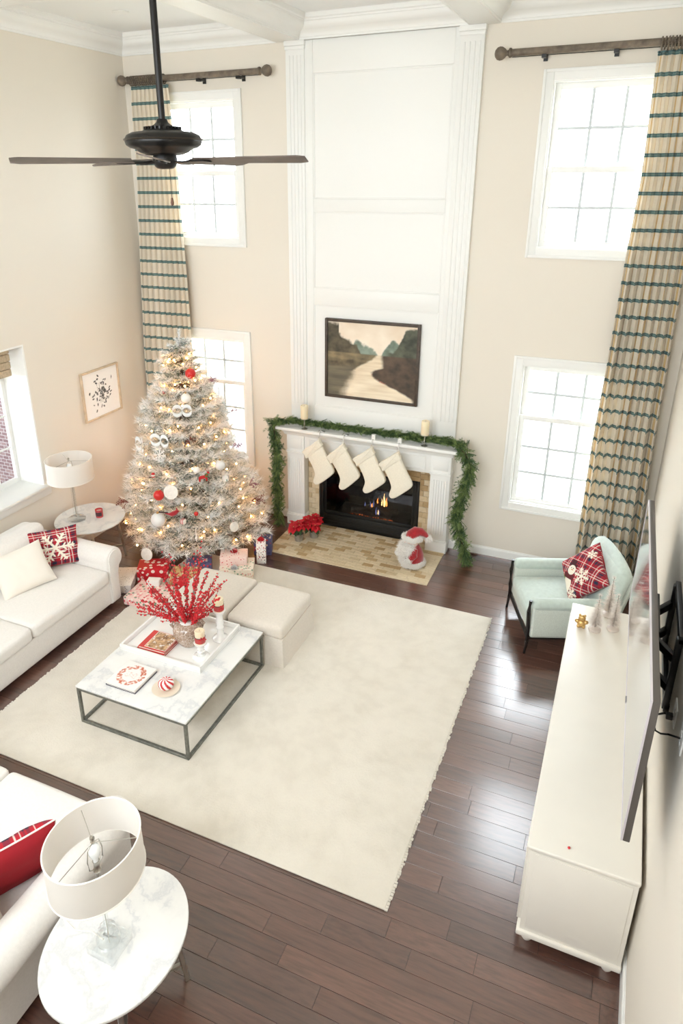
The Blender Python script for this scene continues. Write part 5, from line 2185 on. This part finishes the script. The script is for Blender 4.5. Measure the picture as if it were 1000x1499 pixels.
def poinsettia(lab, x, y_, seed):
    t = T('poinsettia', lab, 'potted plant', (x, y_, .012), group='poinsettias on the hearth')
    MB().lathe([(0, 0), (.045, 0), (.05, .004), (.062, .1), (.066, .105), (.062, .108), (.057, .095), (0, .09)], 24).build('pot', M('silver_foil_pot', rgb(170, 166, 158), .35, .6, vary=(20, .2)), t, smooth=True)
    r_ = random.Random(seed)
    st = MB()
    for k_ in range(7):
        a = k_ * .9 + r_.uniform(-.2, .2)
        rr_ = 0 if k_ == 0 else r_.uniform(.07, .125)
        hx_, hy_, hz_ = rr_ * cos(a), rr_ * sin(a), r_.uniform(.22, .29) - rr_ * .3
        st.tube([(0, 0, .09), (hx_ * .5, hy_ * .5, .16), (hx_, hy_, hz_)], .004, 5)
        for ring, (nn, pitch, sc) in enumerate(((6, .35, 1.0), (5, -.25, .75))):
            for j in range(nn):
                o = bpy.data.objects.new('bract', bract_me)
                link(o, t)
                o.location = (hx_, hy_, hz_ + ring * .006)
                o.rotation_euler = (r_.uniform(-.2, .2), pitch + r_.uniform(-.2, .2), 2 * pi * (j + ring * .5) / nn + r_.uniform(-.2, .2))
                s2 = sc * r_.uniform(1.1, 1.45)
                o.scale = (s2, s2, s2)
        for j in range(4):
            o = bpy.data.objects.new('leaf', pleaf_me)
            link(o, t)
            o.location = (hx_ * .9, hy_ * .9, hz_ - .05)
            o.rotation_euler = (r_.uniform(-.2, .2), .5 + r_.uniform(-.2, .3), r_.uniform(0, 6.28))
            o.scale = (1.15,) * 3
        MB().ico((hx_, hy_, hz_ + .012), .008, 1).build('flower_center', m_gold, t)
    st.build('stems', m_pleaf, t)


poinsettia('red poinsettia in a silver pot nearest the tree on the hearth', -.735, -.575, 3)
poinsettia('red poinsettia in a silver pot against the firebox on the hearth', -.590, -.415, 9)

# plush doll on the hearth
sd = T('plush_doll', 'white-bearded plush doll in red coat and hat on the hearth', 'doll', (.80, -.60, .0125), rad(-50))
# local: faces -y
MB().lathe([(0, .04), (.12, .04), (.135, .07), (.13, .16), (.105, .23), (.07, .28), (.03, .3), (0, .3)], 28).build('coat', m_redv, sd, smooth=True)
q = MB()
q.rings([[((r_ + .008 * sin(j * 5 + i)) * cos(2 * pi * j / 30), (r_ + .008 * sin(j * 5 + i)) * sin(2 * pi * j / 30), z_) for j in range(30)] for i, (r_, z_) in enumerate(((.11, .018), (.145, .022), (.158, .05), (.152, .082), (.125, .095)))])
q.build('fur_hem', m_fur, sd, smooth=True)
for sg in (-1, 1):
    MB().sphere((sg * .055, -.05, .015), .045, 14, 8, sx=.9, sy=1.5, sz=.45).build('boot', m_black, sd, smooth=True)
    MB().tube([(sg * .07, -.01, .25), (sg * .125, -.04, .2), (sg * .125, -.1, .15)], [.04, .045, .04], 12).build('sleeve', m_redv, sd, smooth=True)
    MB().sphere((sg * .125, -.11, .142), .046, 14, 10, sy=.7).build('cuff', m_fur, sd, smooth=True)
    MB().sphere((sg * .125, -.14, .13), .03, 12, 8).build('mitten', m_fur, sd, smooth=True)
MB().sphere((0, -.015, .335), .082, 20, 14, sz=.95).build('head', M('doll_skin', rgb(232, 196, 176), .8), sd, smooth=True)
q = MB()
q.rings([[((w_ + .006 * sin(j * 7 + i * 2)) * cos(2 * pi * j / 26), y_ + d_ * sin(2 * pi * j / 26), z_) for j in range(26)] for i, (w_, d_, y_, z_) in enumerate(((.025, .025, -.125, .10), (.08, .05, -.125, .15), (.115, .065, -.11, .21), (.125, .07, -.09, .26), (.118, .06, -.07, .30), (.09, .04, -.07, .33)))])
q.build('beard', m_fur, sd, smooth=True)
for sg in (-1, 1):
    MB().sphere((sg * .028, -.108, .31), .028, 12, 8, sx=1.3, sy=.7, sz=.6).build('moustache', m_fur, sd, smooth=True)
    MB().sphere((sg * .028, -.09, .353), .007, 10, 6).build('eye', m_black, sd, smooth=True)
MB().sphere((0, -.105, .335), .014, 12, 8).build('nose', M('doll_nose', rgb(226, 160, 144), .7), sd, smooth=True)
q = MB()
q.tube([(.098 * cos(a), -.012 + .098 * sin(a), .385 + .008 * sin(5 * a)) for a in [2 * pi * i / 28 for i in range(28)]], .03, 10, True)
q.build('hat_brim', m_fur, sd, smooth=True)
q = MB()
q.tube([(0, -.01, .38), (0, .0, .42), (.01, .03, .455), (.03, .08, .455), (.05, .13, .42), (.06, .155, .385)], [.09, .082, .066, .05, .032, .02], 18)
q.build('hat', m_redv, sd, smooth=True)
MB().sphere((.064, .165, .365), .042, 16, 12).build('pompom', m_fur, sd, smooth=True)
MB().box(-.11, .11, -.136, -.11, .155, .178).build('belt', m_black, sd, bevel=.003)
MB().box(-.022, .022, -.142, -.134, .148, .185).build('buckle', m_gold, sd, bevel=.002)

m_fuzz = M('white_plush_fibres', rgb(246, 243, 238), .95)
gz = np.random.default_rng(5)


def fuzz(o, n, ln, wd=.0035):
    """short plush fibres standing on a part's own surface"""
    me = o.data
    q_ = MB()
    ar_ = np.array([p.area for p in me.polygons])
    pick = gz.choice(len(ar_), n, p=ar_ / ar_.sum())
    base, dirs = [], []
    for i in pick:
        p_ = me.polygons[int(i)]
        vs_ = [np.array(me.vertices[k_].co) for k_ in p_.vertices]
        w_ = gz.dirichlet(np.ones(len(vs_)))
        base.append(sum(a_ * b_ for a_, b_ in zip(w_, vs_)))
        dirs.append(np.array(p_.normal) + gz.normal(size=3) * .45 + np.array([0, 0, -.35]))
    dirs = np.array(dirs)
    dirs /= np.linalg.norm(dirs, axis=1)[:, None]
    q_.needles(np.array(base), dirs, ln * gz.uniform(.6, 1.2, n), wd, gz)
    tag(q_.build('plush_fibres', m_fuzz, o), kind='stuff')


for ch in list(sd.children):
    if ch.data and ch.data.materials and ch.data.materials[0] is m_fur:
        fuzz(ch, 1500 if 'beard' in ch.name or 'hem' in ch.name or 'brim' in ch.name else 500, .05 if 'beard' in ch.name else .022, .005)

# ---------------------------------------------------------------- coffee table decor
tr = T('tray', 'square-edged white tray on the marble coffee table', 'tray', (-.607, -3.437, ZT))
a, b = .43, .355
MB().box(-a, a, -b, b, 0, .014).build('base', m_ceramic, tr, bevel=.003)
for (x0, x1, y0_, y1_) in ((-a, a, -b, -b + .022), (-a, a, b - .022, b), (-a, -a + .022, -b + .022, b - .022), (a - .022, a, -b + .022, b - .022)):
    MB().box(x0, x1, y0_, y1_, .012, .062).build('rim', m_ceramic, tr, bevel=.004)
ZTR = ZT + .0145


def book(name, lab, c, rz, w, d, h, cover, cf, z, printed=None):
    t = T(name, lab, 'book', (c[0], c[1], z), rad(rz))
    MB().box(-w / 2, w / 2, -d / 2, d / 2, 0, .004).build('back_cover', cover, t, bevel=.001, seg=1)
    MB().box(-w / 2, w / 2, -d / 2, d / 2, h - .004, h).build('front_cover', cover, t, bevel=.001, seg=1)
    MB().box(-w / 2, -w / 2 + .005, -d / 2, d / 2, .003, h - .003).build('spine', cover, t, bevel=.001, seg=1)
    MB().box(-w / 2 + .005, w / 2 - .006, -d / 2 + .005, d / 2 - .005, .004, h - .004).build('pages', m_paper, t)
    x0, x1, y0_, y1_ = printed or (-w / 2, w / 2, -d / 2, d / 2)
    q = MB()
    q.grid(lambda u, v: (x0 + (x1 - x0) * u, y0_ + (y1_ - y0_) * v, h + .0008), 60, 60, cf)
    q.build('cover_print', m_print, t)
    return t


def wreath_cover(u, v):
    x, y_ = u - .5, v - .5
    r_ = math.hypot(x, y_)
    a_ = math.atan2(y_, x)
    n_ = fbm(u * 14, v * 14, 3)
    c_ = rgb(242, 238, 234)
    if abs(r_ - .34) < .07 + .05 * n_ and n_ > -.06:
        c_ = lerp(rgb(226, 170, 150), rgb(190, 90, 60), n_ * 2 + .3)
    if r_ < .2 and abs(n_) < .04 and abs(y_) < .1:
        c_ = rgb(226, 196, 186)
    return c_


def wood_cover(u, v):
    n_ = fbm(u * 7, v * 5, 8)
    c_ = lerp(rgb(124, 88, 60), rgb(220, 184, 140), .5 + n_ * 1.6)
    if fbm(u * 9 + 4, v * 9, 2) > .22:
        c_ = rgb(240, 234, 226)
    if u < .03 or u > .97 or v < .03 or v > .97:
        c_ = rgb(240, 234, 226)
    return c_


book('book', 'white book with a rust wreath cover on the marble table', (-.687, -4.078), 0, .305, .315, .018, M('navy_cloth_cover', rgb(70, 70, 92), .7), lambda u, v: rgb(240, 236, 230), ZT)
book('book', 'upper white hardcover with a floral wreath print', (-.687, -4.078), -1, .30, .31, .014, M('white_cloth_cover', rgb(238, 234, 228), .6), wreath_cover, ZT + .02)
book('book', 'red book lying under the other in the tray', (-.735, -3.615), 0, .29, .27, .024, M('red_cloth_cover', rgb(196, 52, 52), .6), lambda u, v: rgb(192, 46, 48), ZTR)
book('book', 'upper red book with a brown woodland photo in the tray', (-.73, -3.61), 2, .28, .26, .022, M('red_gloss_cover', rgb(204, 62, 58), .35), wood_cover, ZTR + .0255, (-.085, .135, -.115, .125))

# plate and peppermint
pl = T('plate', 'small cream plate under the peppermint on the marble table', 'plate', (-.335, -4.075, ZT))
MB().lathe([(0, 0), (.075, 0), (.085, .004), (.115, .012), (.12, .016), (.112, .017), (.08, .009), (0, .007)], 48).build('dish', M('cream_stoneware', rgb(232, 220, 200), .35), pl, smooth=True)
pm = T('peppermint', 'red and white striped peppermint candy on the plate', 'decoration', (-.335, -4.07, ZT + .009))


def mint(u, v):
    a_ = 2 * pi * u + (v - .5) * 1.6
    return RED if (a_ / (2 * pi) * 8) % 1 < .48 else rgb(246, 240, 238)


q = MB()
q.grid(lambda u, v: (.066 * cos(2 * pi * u) * sin(pi * v) ** .75, .066 * sin(2 * pi * u) * sin(pi * v) ** .75, .046 - .046 * np.sign(cos(pi * v)) * abs(cos(pi * v)) ** .9), 128, 24, lambda u, v: mint(u, v))
q.build('candy', MV('glossy_peppermint', .2), pm, smooth=True, ang=80)

# vase with winterberries
VX, VY = -.50, -3.47
vz = T('vase', 'taupe crackled ceramic vase with a white neck in the tray', 'vase', (VX, VY, ZTR))
k = N('taupe_crackle_glaze')
n1 = k.noise(k.coord(), 9, 5, .65)
v1 = k.n('ShaderNodeTexVoronoi')
v1.feature = 'DISTANCE_TO_EDGE'
k.put(k.coord(), v1.inputs['Vector'])
v1.inputs['Scale'].default_value = 34
c_ = k.ramp(n1.outputs[0], [(.3, rgb(136, 112, 94)), (.6, rgb(178, 154, 136)), (.75, rgb(214, 198, 184))])
c_ = k.mix(k.math('LESS_THAN', v1.outputs['Distance'], .03), c_, rgb(220, 208, 196))
k.set(Base_Color=c_, Roughness=.25, Coat_Weight=.4)
k.bump(n1.outputs[0], .3, .01)
m_vase = k.m
MB().lathe([(0, 0), (.075, 0), (.085, .01), (.115, .06), (.135, .12), (.138, .165), (.122, .205), (.09, .232), (.075, .24), (0, .24)], 40).build('body', m_vase, vz, smooth=True)
MB().lathe([(.075, .236), (.072, .25), (.076, .268), (.08, .272), (.07, .272), (.062, .255), (.06, .236)], 36, caps=False).build('neck', m_ceramic, vz, smooth=True)
for sg in (-1, 1):
    a_ = .5
    MB().tube([(sg * .075 * cos(a_), sg * .075 * sin(a_), .236), (sg * .13 * cos(a_), sg * .13 * sin(a_), .238), (sg * .148 * cos(a_), sg * .148 * sin(a_), .21), (sg * .13 * cos(a_), sg * .13 * sin(a_), .175)], [.012, .015, .015, .012], 8).build('handle', m_vase, vz, smooth=True)

bb = T('winterberry_branches', 'branches of bright red winterberries in the vase', 'branches', (VX, VY, ZTR + .2))
m_berry = M('winterberry_red', rgb(206, 32, 42), .35)
m_twig = M('dark_twig', rgb(84, 54, 46), .8)
r_ = random.Random(17)
# tip offsets from the vase mouth
tips = [(-.50, -.02, .16), (-.47, -.12, .10), (-.44, .1, .24), (-.40, -.18, .20), (-.33, .12, .36), (-.36, -.06, .32), (-.24, .16, .46), (-.26, -.14, .34), (-.16, .05, .50), (-.12, .2, .52), (-.05, -.08, .44), (-.02, .1, .56),
        (.04, .22, .56), (.10, .05, .52), (.16, .16, .52), (.22, .0, .42), (.30, .12, .44), (.34, .04, .36), (.26, -.1, .30), (.20, .28, .44), (-.2, .3, .4), (-.38, .25, .22), (.05, -.2, .3), (-.15, -.22, .22), (.28, .2, .2), (.0, .3, .5)]
for tx_, ty_, tz_ in tips:
    p1 = Vector((tx_, ty_, tz_))
    p0 = Vector((tx_ * .06, ty_ * .06, -.12))
    m0 = Vector((tx_ * .1, ty_ * .1, .07))
    pts = []
    for i in range(9):
        t_ = i / 8
        pts.append((p0 * (1 - t_) ** 2 + m0 * 2 * t_ * (1 - t_) + p1 * t_ * t_) + Vector((r_.uniform(-.006, .006), r_.uniform(-.006, .006), r_.uniform(-.006, .006))) * (t_ > 0))
    br = MB()
    br.tube(pts, [.004 * (1 - .6 * i / 8) for i in range(9)], 5)
    be = MB()
    for sb in range(3):
        i = r_.randint(4, 7)
        q0 = pts[i]
        q1 = q0 + (pts[8] - pts[5]) * r_.uniform(.5, .9) + Vector((r_.uniform(-.07, .07), r_.uniform(-.07, .07), r_.uniform(-.02, .06)))
        br.tube([q0, q1], .0018, 4)
        for k_ in range(6):
            c0 = q0.lerp(q1, .2 + .16 * k_)
            be.ico(c0 + Vector((r_.uniform(-.009, .009), r_.uniform(-.009, .009), r_.uniform(-.009, .009))), r_.uniform(.006, .0095), 2)
    for k_ in range(44):
        t_ = r_.uniform(.34, .99)
        i = min(7, int(t_ * 8))
        c0 = pts[i].lerp(pts[i + 1], t_ * 8 - i)
        be.ico(c0 + Vector((r_.uniform(-.012, .012), r_.uniform(-.012, .012), r_.uniform(-.012, .012))), r_.uniform(.0065, .0105), 2)
    bo = br.build('branch', m_twig, bb, smooth=True)
    tag(be.build('berries', m_berry, bo, smooth=True, ang=80), kind='stuff')


def tray_candle(lab1, lab2, x, y_, h):
    t = T('candlestick', lab1, 'candlestick', (x, y_, ZTR))
    s_ = h / .28
    MB().lathe([(0, 0), (.075, 0), (.078, .008), (.07, .02), (.045, .03), (.032, .045 * s_), (.028, .09 * s_), (.038, .12 * s_), (.03, .14 * s_), (.036, .17 * s_), (.03, .2 * s_), (.034, .24 * s_), (.056, h - .012), (.06, h), (.054, h + .002), (0, h)], 32).build('stand', m_ceramic, t, smooth=True)
    c_ = T('ribboned_candle', lab2, 'candle', (x, y_, ZTR + h))
    MB().lathe([(0, 0), (.043, 0), (.045, .004), (.045, .125), (.04, .13), (.018, .124), (0, .123)], 28).build('wax', m_candle, c_, smooth=True)
    MB().lathe([(.0455, .01), (.0475, .012), (.0475, .062), (.0455, .064)], 28, caps=False).build('ribbon_band', M('rose_red_band', rgb(188, 74, 72), .6), c_, smooth=True)
    q = MB()
    q.tube([(.047 * cos(a), .047 * sin(a), .066) for a in [2 * pi * i / 20 for i in range(20)]], .003, 5, True)
    q.build('twine', M('dark_twine', rgb(64, 40, 44), .8), c_, smooth=True)
    q = MB()
    r2 = random.Random(int(h * 1000))
    for k_ in range(9):
        a = -.6 + r2.uniform(-.5, .5)
        q.ico((.056 * cos(a) + r2.uniform(0, .012), .056 * sin(a), .055 + r2.uniform(-.02, .03)), .007, 1)
    tag(q.build('berry_cluster', m_berry, c_), kind='stuff')
    MB().cyl((0, 0, .122), (0, 0, .138), .0015, n=5).build('wick', m_black, c_)


tray_candle('tall white turned candlestick in the tray', 'white candle with a red band on the tall candlestick', -.265, -3.295, .31)
tray_candle('short white turned candlestick in the tray', 'white candle with a red band on the short candlestick', -.285, -3.60, .155)

# ---------------------------------------------------------------- console decor
m_tinsel = M('champagne_tinsel', rgb(236, 228, 220), .4, .1)
m_snowb = M('glitter_base', rgb(216, 204, 194), .5, .2, bump=(200, .8))


def brush_tree(lab, x, y_, h, seed):
    t = T('bottle_brush_tree', lab, 'decoration', (x, y_, .826), group='champagne bottle brush trees')
    MB().lathe([(0, 0), (.046, 0), (.05, .008), (.048, .02), (.03, .028), (.012, .036), (0, .038)], 24).build('base', m_snowb, t, smooth=True)
    MB().cyl((0, 0, .03), (0, 0, h), .004, .002, 8).build('wire_stem', m_rod, t)
    g2 = np.random.default_rng(seed)
    n = 1300
    zz = .05 + (h - .055) * (1 - np.sqrt(g2.random(n)))
    rr_ = .062 * (1 - (zz - .05) / (h - .03)) + .006
    tier = (np.floor(zz / .03) % 2) * .012
    an = g2.random(n) * 2 * pi
    dirs = np.stack([np.cos(an), np.sin(an), g2.uniform(-.1, .45, n)], 1)
    dirs /= np.linalg.norm(dirs, axis=1)[:, None]
    base = np.stack([np.zeros(n), np.zeros(n), zz], 1)
    q = MB()
    q.needles(base, dirs, rr_ + tier, .004, g2)
    tag(q.build('bristles', m_tinsel, t), kind='stuff')
    st = MB()
    for k_ in range(8):
        a = k_ * pi / 4
        st.bar((0, 0, h), (.02 * cos(a), 0, h + .02 * sin(a)), .003)
    st.build('star', m_tinsel, t)


brush_tree('champagne bottle brush tree nearest the gold figurine', 2.895, -2.405, .35, 1)
brush_tree('champagne bottle brush tree nearest the television', 3.035, -2.335, .345, 2)
brush_tree('tallest champagne bottle brush tree behind the other two', 2.985, -2.13, .385, 3)
gf = T('gold_figurine', 'small gold figurine on the console by the bottle brush trees', 'figurine', (2.785, -2.40, .826))
for (x, z, r) in ((0, .035, .036), (0, .088, .03)):
    MB().sphere((x, 0, z), r, 16, 10, sy=.75).build('body', m_gold, gf, smooth=True)
for sg in (-1, 1):
    MB().sphere((sg * .034, 0, .055), .018, 12, 8, sx=1.2).build('arm', m_gold, gf, smooth=True)
    MB().sphere((sg * .02, -.008, .012), .016, 12, 8).build('foot', m_gold, gf, smooth=True)
    MB().sphere((sg * .02, 0, .116), .011, 10, 6).build('ear', m_gold, gf, smooth=True)
bdd = T('red_berry', 'single red berry lying at the near end of the console', 'berry', (2.905, -4.70, .826))
MB().ico((0, 0, .008), .008, 2).build('fruit', m_berry, bdd, smooth=True)
MB().cyl((0, 0, .014), (.004, 0, .02), .001, n=5).build('stem', m_twig, bdd)
